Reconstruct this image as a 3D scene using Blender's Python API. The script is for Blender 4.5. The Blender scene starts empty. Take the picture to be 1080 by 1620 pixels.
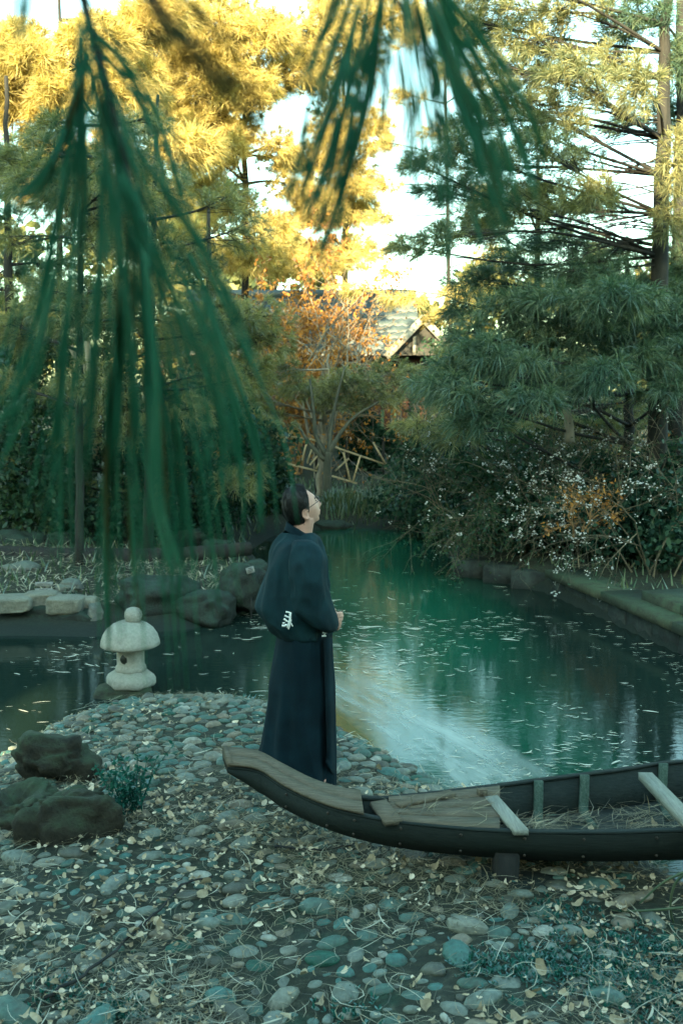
import bpy, math, random
import numpy as np
from mathutils import Vector, Matrix

rng = np.random.default_rng(11)
random.seed(11)
sc = bpy.context.scene
COL = sc.collection
R = math.radians

# ------------------------------------------------------------------ camera
CAM = np.array([0.0, 0.0, 2.26])
PITCH = R(6.9)
FPX = 1575.0
cd = bpy.data.cameras.new('camera')
cam = bpy.data.objects.new('camera', cd)
COL.objects.link(cam)
cam.location = CAM
cam.rotation_euler = (R(90) - PITCH, 0, 0)
cd.sensor_fit = 'VERTICAL'
cd.sensor_height = 36.0
cd.lens = 35.0
cd.clip_start = 0.02
cd.clip_end = 600
cd.dof.use_dof = True
cd.dof.focus_distance = 5.9
cd.dof.aperture_fstop = 4.0
sc.camera = cam

# ------------------------------------------------------------------ sky + sun
SUN_EL = R(14.5)
SUN_AZ_X = -0.20            # light travels towards +y and a little to +x
w = bpy.data.worlds.new('World')
sc.world = w
w.use_nodes = True
nt = w.node_tree
nt.nodes.clear()
sky = nt.nodes.new('ShaderNodeTexSky')
sky.sky_type = 'NISHITA'
sky.sun_disc = False
sky.sun_elevation = SUN_EL
to_sun = Vector((SUN_AZ_X, -1.0, 0)).normalized()
sky.sun_rotation = math.atan2(to_sun.x, to_sun.y)
sky.air_density = 1.2
sky.dust_density = 2.0
sky.ozone_density = 1.0
bg = nt.nodes.new('ShaderNodeBackground')
bg.inputs[1].default_value = 0.15
wo = nt.nodes.new('ShaderNodeOutputWorld')
tint = nt.nodes.new('ShaderNodeMixRGB')       # the photograph's cool green white balance, the same over the whole sky
tint.blend_type = 'MULTIPLY'
tint.inputs[0].default_value = 1.0
tint.inputs[2].default_value = (0.77, 1.0, 0.85, 1)
nt.links.new(sky.outputs[0], tint.inputs[1])
nt.links.new(tint.outputs[0], bg.inputs[0])
nt.links.new(bg.outputs[0], wo.inputs[0])

sd = bpy.data.lights.new('sun', 'SUN')
sd.energy = 5.0
sd.angle = R(0.5)
sd.color = (1.0, 0.76, 0.42)
sun = bpy.data.objects.new('sun', sd)
COL.objects.link(sun)
sdir = Vector((-to_sun.x * math.cos(SUN_EL), -to_sun.y * math.cos(SUN_EL), -math.sin(SUN_EL)))
sun.rotation_euler = sdir.to_track_quat('-Z', 'Y').to_euler()
sun.location = (0, -20, 30)

sc.view_settings.view_transform = 'Standard'
sc.view_settings.look = 'None'
sc.view_settings.exposure = 2.9
sc.view_settings.gamma = 1.0
sc.view_settings.use_curve_mapping = False
sc.cycles.max_bounces = 6
sc.cycles.transparent_max_bounces = 12
sc.cycles.use_denoising = True

# ------------------------------------------------------------------ pixel helpers
CP, SP = math.cos(PITCH), math.sin(PITCH)


def P(px, py, Y):
    """world point seen at photo pixel (px, py) at forward distance Y"""
    cx, cy = (px - 540) / FPX, (810 - py) / FPX
    dy, dz = CP + cy * SP, cy * CP - SP
    t = Y / dy
    return np.array([cx * t, Y, CAM[2] + dz * t])


def G(px, py, z):
    cx, cy = (px - 540) / FPX, (810 - py) / FPX
    dy, dz = CP + cy * SP, cy * CP - SP
    t = (z - CAM[2]) / dz
    return np.array([cx * t, dy * t, z])


# ------------------------------------------------------------------ mesh helpers
def mesh_np(name, V, F, smooth=False):
    """V (n,3); F (m,k) int array with k = 3 or 4, or a list of such arrays / tuples"""
    me = bpy.data.meshes.new(name)
    V = np.asarray(V, dtype=np.float32).reshape(-1, 3)
    if isinstance(F, np.ndarray):
        F = [F]
    elif F and not isinstance(F[0], np.ndarray):
        me.from_pydata(V.tolist(), [], [tuple(f) for f in F])
        if smooth:
            me.polygons.foreach_set('use_smooth', np.ones(len(me.polygons), dtype=bool))
        me.update()
        return me
    nl = sum(f.size for f in F)
    npol = sum(len(f) for f in F)
    me.vertices.add(len(V))
    me.vertices.foreach_set('co', V.ravel())
    me.loops.add(nl)
    me.loops.foreach_set('vertex_index', np.concatenate([f.ravel() for f in F]).astype(np.int32))
    me.polygons.add(npol)
    tot = np.concatenate([np.full(len(f), f.shape[1], dtype=np.int32) for f in F])
    st = np.concatenate([[0], np.cumsum(tot)[:-1]]).astype(np.int32)
    me.polygons.foreach_set('loop_start', st)
    me.polygons.foreach_set('loop_total', tot)
    if smooth:
        me.polygons.foreach_set('use_smooth', np.ones(npol, dtype=bool))
    me.update(calc_edges=True)
    me.validate()
    return me


def link(o, parent=None):
    COL.objects.link(o)
    if parent is not None:
        o.parent = parent
        if parent.type == 'EMPTY':
            o.matrix_parent_inverse = Matrix.Translation(-Vector(parent.location))
    return o


def obj(name, V, F, mat, parent=None, smooth=False, kind=None, label=None):
    me = mesh_np(name, V, F, smooth)
    me.materials.append(mat)
    o = bpy.data.objects.new(name, me)
    link(o, parent)
    if kind:
        o['kind'] = kind
    if label:
        o['label'] = label
    return o


def tag(o, label, cat, group=None):
    o['label'] = label
    o['category'] = cat
    if group:
        o['group'] = group
    return o


def thing(name, label, cat, loc, group=None):
    o = bpy.data.objects.new(name, None)
    o.location = [float(v) for v in loc]
    o.empty_display_size = 0.2
    COL.objects.link(o)
    return tag(o, label, cat, group)


class MB:
    """collects geometry for one mesh"""

    def __init__(s):
        s.V, s.Q, s.T, s.n = [], [], [], 0

    def add(s, V, Q=None, T=None):
        V = np.asarray(V, float).reshape(-1, 3)
        s.V.append(V)
        if Q is not None and len(Q):
            s.Q.append(np.asarray(Q, int) + s.n)
        if T is not None and len(T):
            s.T.append(np.asarray(T, int) + s.n)
        s.n += len(V)

    def tube(s, pts, rad, sides=6, caps=True, flat=1.0):
        pts = np.asarray(pts, float)
        n = len(pts)
        rad = np.broadcast_to(np.asarray(rad, float), (n,))
        d = np.gradient(pts, axis=0)
        d /= np.linalg.norm(d, axis=1)[:, None] + 1e-9
        ref = np.array([0.13, 0.27, 0.95]) if abs(d[0, 2]) < 0.9 else np.array([0.95, 0.2, 0.1])
        u = np.cross(d, ref)
        u /= np.linalg.norm(u, axis=1)[:, None] + 1e-9
        v = np.cross(d, u)
        a = np.arange(sides) * 2 * np.pi / sides
        V = pts[:, None] + rad[:, None, None] * (np.cos(a)[None, :, None] * u[:, None] + flat * np.sin(a)[None, :, None] * v[:, None])
        i = np.arange(n - 1)[:, None] * sides
        j = np.arange(sides)[None]
        k = (j + 1) % sides
        Q = np.stack([i + j, i + k, i + k + sides, i + j + sides], -1).reshape(-1, 4)
        T = None
        V = V.reshape(-1, 3)
        if caps:
            V = np.vstack([V, pts[:1], pts[-1:]])
            c0, c1 = n * sides, n * sides + 1
            jj = np.arange(sides)
            kk = (jj + 1) % sides
            T = np.vstack([np.stack([np.full(sides, c0), kk, jj], -1),
                           np.stack([np.full(sides, c1), (n - 1) * sides + jj, (n - 1) * sides + kk], -1)])
        s.add(V, Q, T)

    def box(s, c, d, rot=None, jit=0.0):
        """c centre, d full size, rot 3x3"""
        q = np.array([[-1, -1, -1], [1, -1, -1], [1, 1, -1], [-1, 1, -1], [-1, -1, 1], [1, -1, 1], [1, 1, 1], [-1, 1, 1]]) * 0.5
        V = q * np.asarray(d)
        if jit:
            V = V + rng.normal(0, jit, V.shape)
        if rot is not None:
            V = V @ np.asarray(rot).T
        s.add(V + np.asarray(c), [[0, 3, 2, 1], [4, 5, 6, 7], [0, 1, 5, 4], [1, 2, 6, 5], [2, 3, 7, 6], [3, 0, 4, 7]])

    def grid(s, Vg, wrap=False, cap0=False, cap1=False):
        """Vg (rows, cols, 3)"""
        r, c = Vg.shape[:2]
        i = np.arange(r - 1)[:, None] * c
        j = np.arange(c if wrap else c - 1)[None]
        k = (j + 1) % c
        Q = np.stack([i + j, i + k, i + k + c, i + j + c], -1).reshape(-1, 4)
        V = Vg.reshape(-1, 3)
        T = []
        if cap0:
            V = np.vstack([V, Vg[0].mean(0)])
            n0 = len(V) - 1
            for a in range(c):
                T.append((n0, (a + 1) % c, a))
        if cap1:
            V = np.vstack([V, Vg[-1].mean(0)])
            n0 = len(V) - 1
            for a in range(c):
                T.append((n0, (r - 1) * c + a, (r - 1) * c + (a + 1) % c))
        s.add(V, Q, np.array(T) if T else None)

    def arrays(s):
        F = []
        if s.Q:
            F.append(np.concatenate(s.Q))
        if s.T:
            F.append(np.concatenate(s.T))
        return np.concatenate(s.V), F

    def build(s, name, mat, parent=None, smooth=False, kind=None, label=None):
        V, F = s.arrays()
        return obj(name, V, F, mat, parent, smooth, kind, label)


def spline(pts, n):
    """Catmull-Rom through pts"""
    p = np.asarray(pts, float)
    p = np.vstack([2 * p[0] - p[1], p, 2 * p[-1] - p[-2]])
    out = []
    m = len(p) - 3
    for u in np.linspace(0, m - 1e-6, n):
        i = int(u)
        t = u - i
        a, b, c, d = p[i], p[i + 1], p[i + 2], p[i + 3]
        out.append(0.5 * ((2 * b) + (c - a) * t + (2 * a - 5 * b + 4 * c - d) * t ** 2 + (3 * b - a - 3 * c + d) * t ** 3))
    return np.array(out)


def unit(v):
    return v / (np.linalg.norm(v, axis=-1, keepdims=True) + 1e-9)


def rotz(a):
    c, s_ = math.cos(a), math.sin(a)
    return np.array([[c, -s_, 0], [s_, c, 0], [0, 0, 1]])


def roty(a):
    c, s_ = math.cos(a), math.sin(a)
    return np.array([[c, 0, s_], [0, 1, 0], [-s_, 0, c]])


def rotx(a):
    c, s_ = math.cos(a), math.sin(a)
    return np.array([[1, 0, 0], [0, c, -s_], [0, s_, c]])


# cheap smooth value noise on the CPU
_NT = rng.random((64, 64, 64)).astype(np.float32)


def vnoise(p, scale=1.0):
    q = np.asarray(p, float) * scale + 100.0
    i = np.floor(q).astype(int)
    f = q - i
    f = f * f * (3 - 2 * f)
    o = 0
    for a in (0, 1):
        for b in (0, 1):
            for c in (0, 1):
                wgt = (f[..., 0] if a else 1 - f[..., 0]) * (f[..., 1] if b else 1 - f[..., 1]) * (f[..., 2] if c else 1 - f[..., 2])
                o = o + wgt * _NT[(i[..., 0] + a) % 64, (i[..., 1] + b) % 64, (i[..., 2] + c) % 64]
    return o * 2 - 1


# ------------------------------------------------------------------ materials
class N:
    def __init__(s, name):
        s.m = bpy.data.materials.new(name)
        s.m.use_nodes = True
        s.t = s.m.node_tree
        s.t.nodes.clear()
        s.out = s.t.nodes.new('ShaderNodeOutputMaterial')

    def n(s, typ, **kw):
        nd = s.t.nodes.new('ShaderNode' + typ)
        for k, v in kw.items():
            if k.startswith('i_'):
                nd.inputs[k[2:].replace('_', ' ')].default_value = v
            else:
                setattr(nd, k, v)
        return nd

    def l(s, a, b):
        s.t.links.new(a, b)

    def ramp(s, fac, stops, interp='LINEAR'):
        r = s.n('ValToRGB')
        r.color_ramp.interpolation = interp
        e = r.color_ramp.elements
        while len(e) > 1:
            e.remove(e[-1])
        e[0].position = stops[0][0]
        e[0].color = (*stops[0][1], 1)
        for p_, c_ in stops[1:]:
            x = e.new(p_)
            x.color = (*c_, 1)
        s.l(fac, r.inputs[0])
        return r.outputs[0]

    def noise(s, scale, detail=4, rough=0.55, vec=None, dist=0.0):
        nd = s.n('TexNoise')
        nd.inputs['Scale'].default_value = scale
        nd.inputs['Detail'].default_value = detail
        nd.inputs['Roughness'].default_value = rough
        nd.inputs['Distortion'].default_value = dist
        if vec is not None:
            s.l(vec, nd.inputs['Vector'])
        return nd.outputs[0]

    def math(s, op, a, b=None, clamp=False):
        nd = s.n('Math', operation=op, use_clamp=clamp)
        for i, v in enumerate((a, b)):
            if v is None:
                continue
            if isinstance(v, (int, float)):
                nd.inputs[i].default_value = v
            else:
                s.l(v, nd.inputs[i])
        return nd.outputs[0]

    def mix(s, fac, a, b, blend='MIX'):
        nd = s.n('MixRGB', blend_type=blend)
        for i, v in zip((0, 1, 2), (fac, a, b)):
            if isinstance(v, (int, float)):
                nd.inputs[i].default_value = v
            elif isinstance(v, tuple):
                nd.inputs[i].default_value = (*v, 1)
            else:
                s.l(v, nd.inputs[i])
        return nd.outputs[0]

    def pos(s):
        return s.n('NewGeometry').outputs['Position']

    def mapping(s, vec, scale=(1, 1, 1), rot=(0, 0, 0), loc=(0, 0, 0)):
        mp = s.n('Mapping')
        mp.inputs['Scale'].default_value = scale
        mp.inputs['Rotation'].default_value = rot
        mp.inputs['Location'].default_value = loc
        s.l(vec, mp.inputs['Vector'])
        return mp.outputs[0]

    def bump(s, h, strength=0.4, dist=0.02):
        b = s.n('Bump')
        b.inputs['Strength'].default_value = strength
        b.inputs['Distance'].default_value = dist
        s.l(h, b.inputs['Height'])
        return b.outputs[0]

    def principled(s, col, rough=0.6, normal=None, spec=0.5, **kw):
        p = s.n('BsdfPrincipled')
        if isinstance(col, tuple):
            p.inputs['Base Color'].default_value = (*col, 1)
        else:
            s.l(col, p.inputs['Base Color'])
        if isinstance(rough, (int, float)):
            p.inputs['Roughness'].default_value = rough
        else:
            s.l(rough, p.inputs['Roughness'])
        p.inputs['Specular IOR Level'].default_value = spec
        if normal is not None:
            s.l(normal, p.inputs['Normal'])
        for k, v in kw.items():
            p.inputs[k.replace('_', ' ')].default_value = v
        s.l(p.outputs[0], s.out.inputs[0])
        return p


def m_simple(name, c0, c1, scale=8, rough=0.7, bump=0.3, bscale=None, stretch=(1, 1, 1), obj_coord=False, spec=0.4, detail=5):
    k = N(name)
    v = k.n('TexCoord').outputs['Object'] if obj_coord else k.pos()
    v = k.mapping(v, stretch)
    nz = k.noise(scale, detail, 0.6, v)
    col = k.ramp(nz, [(0.3, c0), (0.7, c1)])
    nb = k.noise(bscale or scale * 4, 4, 0.6, v)
    k.principled(col, rough, k.bump(nb, bump, 0.01), spec)
    return k.m


def m_leaf(name, c0, c1, c2, trans, tfac=0.35, scale=1.2, gloss=0.015):
    k = N(name)
    g = k.n('NewGeometry')
    nz = k.noise(scale, 3, 0.6, g.outputs['Position'])
    f = k.math('ADD', k.math('MULTIPLY', nz, 0.75), k.math('MULTIPLY', g.outputs['Random Per Island'], 0.35))
    col = k.ramp(f, [(0.28, c0), (0.55, c1), (0.8, c2)])
    d = k.n('BsdfDiffuse')
    k.l(col, d.inputs[0])
    t = k.n('BsdfTranslucent')
    k.l(k.mix(1.0, col, trans, 'MULTIPLY'), t.inputs[0])
    m1 = k.n('MixShader')
    m1.inputs[0].default_value = tfac
    k.l(d.outputs[0], m1.inputs[1])
    k.l(t.outputs[0], m1.inputs[2])
    gl = k.n('BsdfGlossy')
    gl.inputs['Roughness'].default_value = 0.4
    gl.inputs[0].default_value = (0.8, 0.9, 0.9, 1)
    fr = k.n('Fresnel')
    m2 = k.n('MixShader')
    k.l(k.math('MULTIPLY', fr.outputs[0], gloss * 8), m2.inputs[0])
    k.l(m1.outputs[0], m2.inputs[1])
    k.l(gl.outputs[0], m2.inputs[2])
    k.l(m2.outputs[0], k.out.inputs[0])
    return k.m


M = {}
M['bark'] = m_simple('bark', (0.006, 0.009, 0.009), (0.024, 0.024, 0.021), 14, 0.9, 0.8, 40, (1, 1, 0.25))
M['bark_mid'] = m_simple('grey_green_bark', (0.03, 0.04, 0.032), (0.085, 0.09, 0.068), 10, 0.9, 0.5, 30, (1, 1, 0.3))
M['bark_pale'] = m_simple('pale_bark', (0.10, 0.10, 0.085), (0.24, 0.21, 0.16), 10, 0.85, 0.5, 30, (1, 1, 0.3))
M['twig'] = m_simple('twig_bark', (0.045, 0.044, 0.030), (0.17, 0.15, 0.10), 6, 0.85, 0.2)
M['twig_red'] = m_simple('red_twig', (0.15, 0.085, 0.04), (0.32, 0.20, 0.09), 6, 0.85, 0.2)
M['needle_teal'] = m_leaf('teal_needles', (0.026, 0.070, 0.056), (0.075, 0.138, 0.100), (0.18, 0.225, 0.14), (1.3, 1.25, 0.5))
M['needle_mix'] = m_leaf('grey_green_needles', (0.055, 0.098, 0.068), (0.175, 0.205, 0.115), (0.36, 0.35, 0.17), (1.4, 1.2, 0.35), scale=0.8)
M['needle_gold'] = m_leaf('golden_needles', (0.18, 0.165, 0.060), (0.44, 0.385, 0.150), (0.64, 0.55, 0.25), (1.3, 1.2, 0.55), 0.4, scale=0.6)
M['leaf_dark'] = m_leaf('dark_evergreen_leaf', (0.008, 0.028, 0.022), (0.020, 0.055, 0.040), (0.055, 0.105, 0.066), (1.2, 1.3, 0.6), 0.25, 2.0, 0.006)
M['leaf_mid'] = m_leaf('mid_green_leaf', (0.014, 0.042, 0.030), (0.032, 0.072, 0.046), (0.075, 0.11, 0.055), (1.2, 1.3, 0.5), 0.3, 2.0, 0.008)
M['leaf_far'] = m_leaf('far_tree_leaf', (0.05, 0.08, 0.045), (0.12, 0.14, 0.06), (0.22, 0.2, 0.08), (1.2, 1.2, 0.5), 0.35, 0.35)
M['leaf_copper'] = m_leaf('copper_leaf', (0.15, 0.07, 0.022), (0.34, 0.17, 0.05), (0.48, 0.28, 0.09), (1.3, 1.1, 0.5), 0.35, 2.0)
M['leaf_plant'] = m_leaf('blue_green_leaf', (0.006, 0.045, 0.036), (0.012, 0.085, 0.066), (0.03, 0.13, 0.10), (1.0, 1.2, 0.8), 0.25, 6.0)
M['reed'] = m_leaf('reed_blade', (0.03, 0.075, 0.05), (0.08, 0.13, 0.08), (0.2, 0.22, 0.13), (1.2, 1.2, 0.6), 0.3, 3.0)
M['blossom'] = m_simple('white_blossom', (0.42, 0.44, 0.43), (0.6, 0.61, 0.58), 30, 0.6, 0.1)
M['sprig'] = m_leaf('sprig_needle', (0.018, 0.135, 0.078), (0.036, 0.185, 0.108), (0.10, 0.25, 0.15), (1.0, 1.3, 0.8), 0.4, 9.0, 0.01)
M['sprig_olive'] = m_leaf('olive_sprig_needle', (0.05, 0.055, 0.018), (0.08, 0.082, 0.03), (0.12, 0.11, 0.04), (1.3, 1.2, 0.6), 0.35, 9.0, 0.01)
M['straw'] = m_leaf('dry_straw', (0.15, 0.15, 0.10), (0.32, 0.30, 0.21), (0.52, 0.48, 0.36), (1.0, 1.0, 0.8), 0.15, 6.0, 0.01)
M['straw_bright'] = m_leaf('bleached_straw', (0.30, 0.30, 0.23), (0.52, 0.51, 0.41), (0.72, 0.70, 0.58), (1.0, 1.0, 0.8), 0.1, 6.0, 0.01)
M['dry_needle'] = m_leaf('dry_needle', (0.025, 0.026, 0.015), (0.13, 0.11, 0.065), (0.36, 0.30, 0.18), (1.0, 1.0, 0.8), 0.1, 5.0, 0.008)
M['dead_leaf'] = m_leaf('dead_leaf', (0.11, 0.085, 0.05), (0.38, 0.31, 0.20), (0.72, 0.62, 0.46), (1.0, 0.95, 0.8), 0.15, 14.0, 0.01)
M['haori'] = m_simple('dark_teal_cotton', (0.0020, 0.013, 0.018), (0.0046, 0.030, 0.038), 7, 0.85, 0.35, 160, spec=0.2)
M['robe'] = m_simple('navy_cotton', (0.0016, 0.0085, 0.0130), (0.0036, 0.018, 0.026), 7, 0.85, 0.35, 160, spec=0.12)
M['skin'] = m_simple('skin', (0.44, 0.24, 0.18), (0.54, 0.32, 0.245), 12, 0.55, 0.05, 200)
M['hair'] = m_simple('black_hair', (0.0015, 0.002, 0.002), (0.004, 0.006, 0.006), 60, 0.45, 0.5, 160, (1, 1, 0.3))
M['white_cloth'] = m_simple('white_cloth', (0.62, 0.66, 0.64), (0.8, 0.82, 0.79), 40, 0.8, 0.2)
M['metal_dark'] = m_simple('dark_metal', (0.03, 0.025, 0.02), (0.06, 0.05, 0.04), 20, 0.35, 0.05)
M['sole'] = m_simple('straw_sole', (0.14, 0.10, 0.06), (0.22, 0.17, 0.10), 40, 0.8, 0.3)
M['wall_plaster'] = m_simple('grey_plaster', (0.22, 0.26, 0.22), (0.32, 0.35, 0.29), 2, 0.9, 0.2)
M['wall_green'] = m_simple('green_panel_paint', (0.10, 0.19, 0.12), (0.15, 0.25, 0.16), 3, 0.8, 0.2)
M['wood_red'] = m_simple('red_brown_timber', (0.04, 0.016, 0.011), (0.085, 0.032, 0.021), 5, 0.75, 0.3, 30, (1, 1, 0.2))
M['wood_dark'] = m_simple('dark_timber', (0.012, 0.016, 0.016), (0.04, 0.042, 0.038), 6, 0.85, 0.4, 40, (0.3, 1, 1))
M['white_paint'] = m_simple('weathered_white_paint', (0.12, 0.13, 0.12), (0.24, 0.25, 0.23), 6, 0.7, 0.2)
M['bamboo'] = m_simple('dry_bamboo', (0.30, 0.25, 0.15), (0.48, 0.41, 0.27), 6, 0.55, 0.2)
M['tile'] = m_simple('grey_roof_tile', (0.024, 0.040, 0.046), (0.058, 0.085, 0.092), 4, 0.5, 0.3)
M['hollow_shade'] = m_simple('painted_hollow_shade', (0.010, 0.016, 0.014), (0.028, 0.035, 0.028), 5, 0.5, 0.5)  # dark tone of the lantern hollow, shade put into the colour
M['soil'] = m_simple('soil', (0.03, 0.045, 0.038), (0.10, 0.105, 0.08), 5, 0.9, 0.8, 40)


def m_ground():
    k = N('littered_soil')
    p = k.pos()
    n1 = k.noise(1.1, 5, 0.65, p)
    n2 = k.noise(22, 6, 0.7, p)
    n3 = k.noise(4.0, 5, 0.65, p)
    a = k.ramp(n2, [(0.3, (0.008, 0.012, 0.008)), (0.52, (0.026, 0.030, 0.018)), (0.72, (0.085, 0.085, 0.055))])
    b = k.ramp(n2, [(0.3, (0.007, 0.026, 0.015)), (0.7, (0.022, 0.065, 0.040))])
    f = k.ramp(n3, [(0.50, (0, 0, 0)), (0.66, (1, 1, 1))])
    c = k.mix(k.math('MULTIPLY', f, 0.75), a, b)
    c = k.mix(k.ramp(n1, [(0.35, (0.5, 0.5, 0.5)), (0.6, (0, 0, 0))]), c, (0.03, 0.04, 0.034))
    # mud below and just above the waterline
    sep = k.n('SeparateXYZ')
    k.l(p, sep.inputs[0])
    wet = k.math('MULTIPLY', k.math('SUBTRACT', -0.10, sep.outputs[2]), 8.0, True)
    c = k.mix(wet, c, (0.012, 0.020, 0.017))
    k.principled(c, 0.9, k.bump(n2, 0.9, 0.02), 0.25)
    return k.m


M['ground'] = m_ground()


def m_pebble():
    k = N('river_cobble')
    g = k.n('NewGeometry')
    oi = k.n('ObjectInfo')
    r = k.math('FRACT', k.math('ADD', g.outputs['Random Per Island'], oi.outputs['Random']))
    col = k.ramp(r, [(0.0, (0.044, 0.096, 0.076)), (0.14, (0.115, 0.140, 0.115)), (0.28, (0.055, 0.106, 0.086)), (0.40, (0.150, 0.160, 0.125)),
                     (0.50, (0.058, 0.064, 0.048)), (0.60, (0.034, 0.106, 0.090)), (0.72, (0.150, 0.130, 0.092)), (0.80, (0.115, 0.150, 0.125)), (0.90, (0.006, 0.066, 0.043)), (0.95, (0.25, 0.26, 0.215))], 'CONSTANT')
    tc = k.n('TexCoord').outputs['Object']
    n1 = k.noise(35, 5, 0.65, g.outputs['Position'])
    n2 = k.noise(7, 4, 0.6, g.outputs['Position'])
    col = k.mix(0.45, col, k.ramp(n1, [(0.3, (0.2, 0.2, 0.2)), (0.7, (1.8, 1.8, 1.7))]), 'MULTIPLY')
    col = k.mix(k.ramp(n2, [(0.56, (0, 0, 0)), (0.72, (0.7, 0.7, 0.7))]), col, (0.055, 0.06, 0.045))
    k.principled(col, k.ramp(n2, [(0.3, (0.28, 0.28, 0.28)), (0.6, (0.7, 0.7, 0.7))]), k.bump(n1, 0.6, 0.012), 0.45)
    return k.m


M['pebble'] = m_pebble()


def m_rock(name, c0, c1, moss, mossf=0.5, bd=0.03):
    k = N(name)
    g = k.n('NewGeometry')
    p = g.outputs['Position']
    n1 = k.noise(6, 6, 0.7, p)
    n2 = k.noise(40, 5, 0.7, p)
    base = k.ramp(n1, [(0.3, c0), (0.7, c1)])
    base = k.mix(0.5, base, k.ramp(n2, [(0.3, (0.5, 0.5, 0.5)), (0.7, (1.3, 1.3, 1.3))]), 'MULTIPLY')
    sep = k.n('SeparateXYZ')
    k.l(g.outputs['Normal'], sep.inputs[0])
    f = k.math('MULTIPLY', k.math('ADD', k.math('MULTIPLY', sep.outputs[2], 0.6), k.math('MULTIPLY', k.math('SUBTRACT', n1, 0.5), 3.0)), mossf * 2, True)
    mcol = k.mix(n2, moss, tuple(min(1, c * 2.2) for c in moss))
    col = k.mix(f, base, mcol)
    k.principled(col, 0.85, k.bump(k.math('ADD', n2, n1), 0.7, bd), 0.3)
    return k.m


M['rock_moss'] = m_rock('mossy_rock', (0.010, 0.012, 0.009), (0.050, 0.046, 0.030), (0.018, 0.036, 0.018), 0.45)
M['rock_grey'] = m_rock('grey_boulder', (0.05, 0.06, 0.055), (0.20, 0.21, 0.19), (0.03, 0.07, 0.05), 0.25)
M['rock_dark'] = m_rock('dark_boulder', (0.007, 0.011, 0.010), (0.032, 0.042, 0.035), (0.012, 0.034, 0.024), 0.4)
M['slab'] = m_rock('pale_stone_slab', (0.12, 0.125, 0.10), (0.25, 0.25, 0.20), (0.05, 0.09, 0.07), 0.12)
M['lantern'] = m_rock('lantern_granite', (0.19, 0.195, 0.165), (0.40, 0.40, 0.35), (0.08, 0.10, 0.07), 0.3, 0.006)
M['kerb'] = m_rock('mossy_kerbstone', (0.024, 0.032, 0.022), (0.066, 0.078, 0.052), (0.020, 0.048, 0.026), 0.4, 0.008)
M['wallstone'] = m_rock('damp_wall_stone', (0.010, 0.015, 0.015), (0.036, 0.045, 0.043), (0.03, 0.06, 0.045), 0.15, 0.012)


def m_wood(name, c0, c1, axis=0, rough=0.75, damp=None):
    k = N(name)
    p = k.pos()
    st = [14, 14, 14]
    st[axis] = 1.2
    v = k.mapping(p, tuple(st))
    n1 = k.noise(7.0, 8, 0.75, v, 0.25)
    n2 = k.noise(5, 4, 0.6, p)
    col = k.ramp(n1, [(0.22, tuple(c * 0.6 for c in c0)), (0.42, c0), (0.78, c1)])
    col = k.mix(k.ramp(n2, [(0.5, (0, 0, 0)), (0.75, (0.6, 0.6, 0.6))]), col, damp or tuple(c * 0.4 for c in c0))
    k.principled(col, rough, k.bump(n1, 0.55, 0.012), 0.2)
    return k.m


M['boat_hull'] = m_wood('tarred_hull_plank', (0.010, 0.017, 0.016), (0.026, 0.036, 0.032), 0, 0.8, (0.012, 0.022, 0.018))
M['boat_deck'] = m_wood('weathered_deck_plank', (0.085, 0.072, 0.050), (0.20, 0.172, 0.125), 0, 0.85, (0.045, 0.058, 0.040))
M['boat_inner'] = m_wood('damp_inner_plank', (0.018, 0.024, 0.021), (0.045, 0.055, 0.047), 0, 0.7, (0.02, 0.05, 0.042))
M['boat_pale'] = m_wood('bleached_thwart', (0.18, 0.19, 0.16), (0.32, 0.335, 0.29), 1, 0.8, (0.12, 0.14, 0.11))
M['boat_rib'] = m_wood('mossy_rib', (0.03, 0.06, 0.045), (0.11, 0.15, 0.12), 1, 0.8, (0.02, 0.06, 0.05))


def m_water():
    k = N('pond_water')
    p = k.pos()
    v = k.mapping(p, (1.0, 3.2, 1))
    w1 = k.noise(5.0, 3, 0.5, v, 0.4)
    w2 = k.noise(26, 2, 0.5, v)
    h = k.math('ADD', k.math('MULTIPLY', w1, 1.0), k.math('MULTIPLY', w2, 0.22))
    cloud = k.noise(0.42, 4, 0.6, k.mapping(p, (1.0, 0.55, 1), (0, 0, 0), (3.1, 0.4, 0)), 0.8)
    # emerald algae bloom in mid pond, darker water to either side
    sep = k.n('SeparateXYZ')
    k.l(p, sep.inputs[0])
    dx = k.math('DIVIDE', k.math('SUBTRACT', sep.outputs[0], 0.65), 1.15)
    lean = k.math('MULTIPLY', dx, dx)
    bloom = k.math('SUBTRACT', 1.0, k.math('MULTIPLY', lean, 0.55), True)
    f = k.math('MULTIPLY', bloom, k.ramp(cloud, [(0.25, (0.25, 0.25, 0.25)), (0.6, (1, 1, 1))]))
    col = k.mix(f, (0.009, 0.020, 0.016), (0.004, 0.078, 0.044))
    k.principled(col, 0.03, k.bump(h, 0.07, 0.02), 0.34, IOR=1.33)
    return k.m


M['water'] = m_water()


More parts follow.
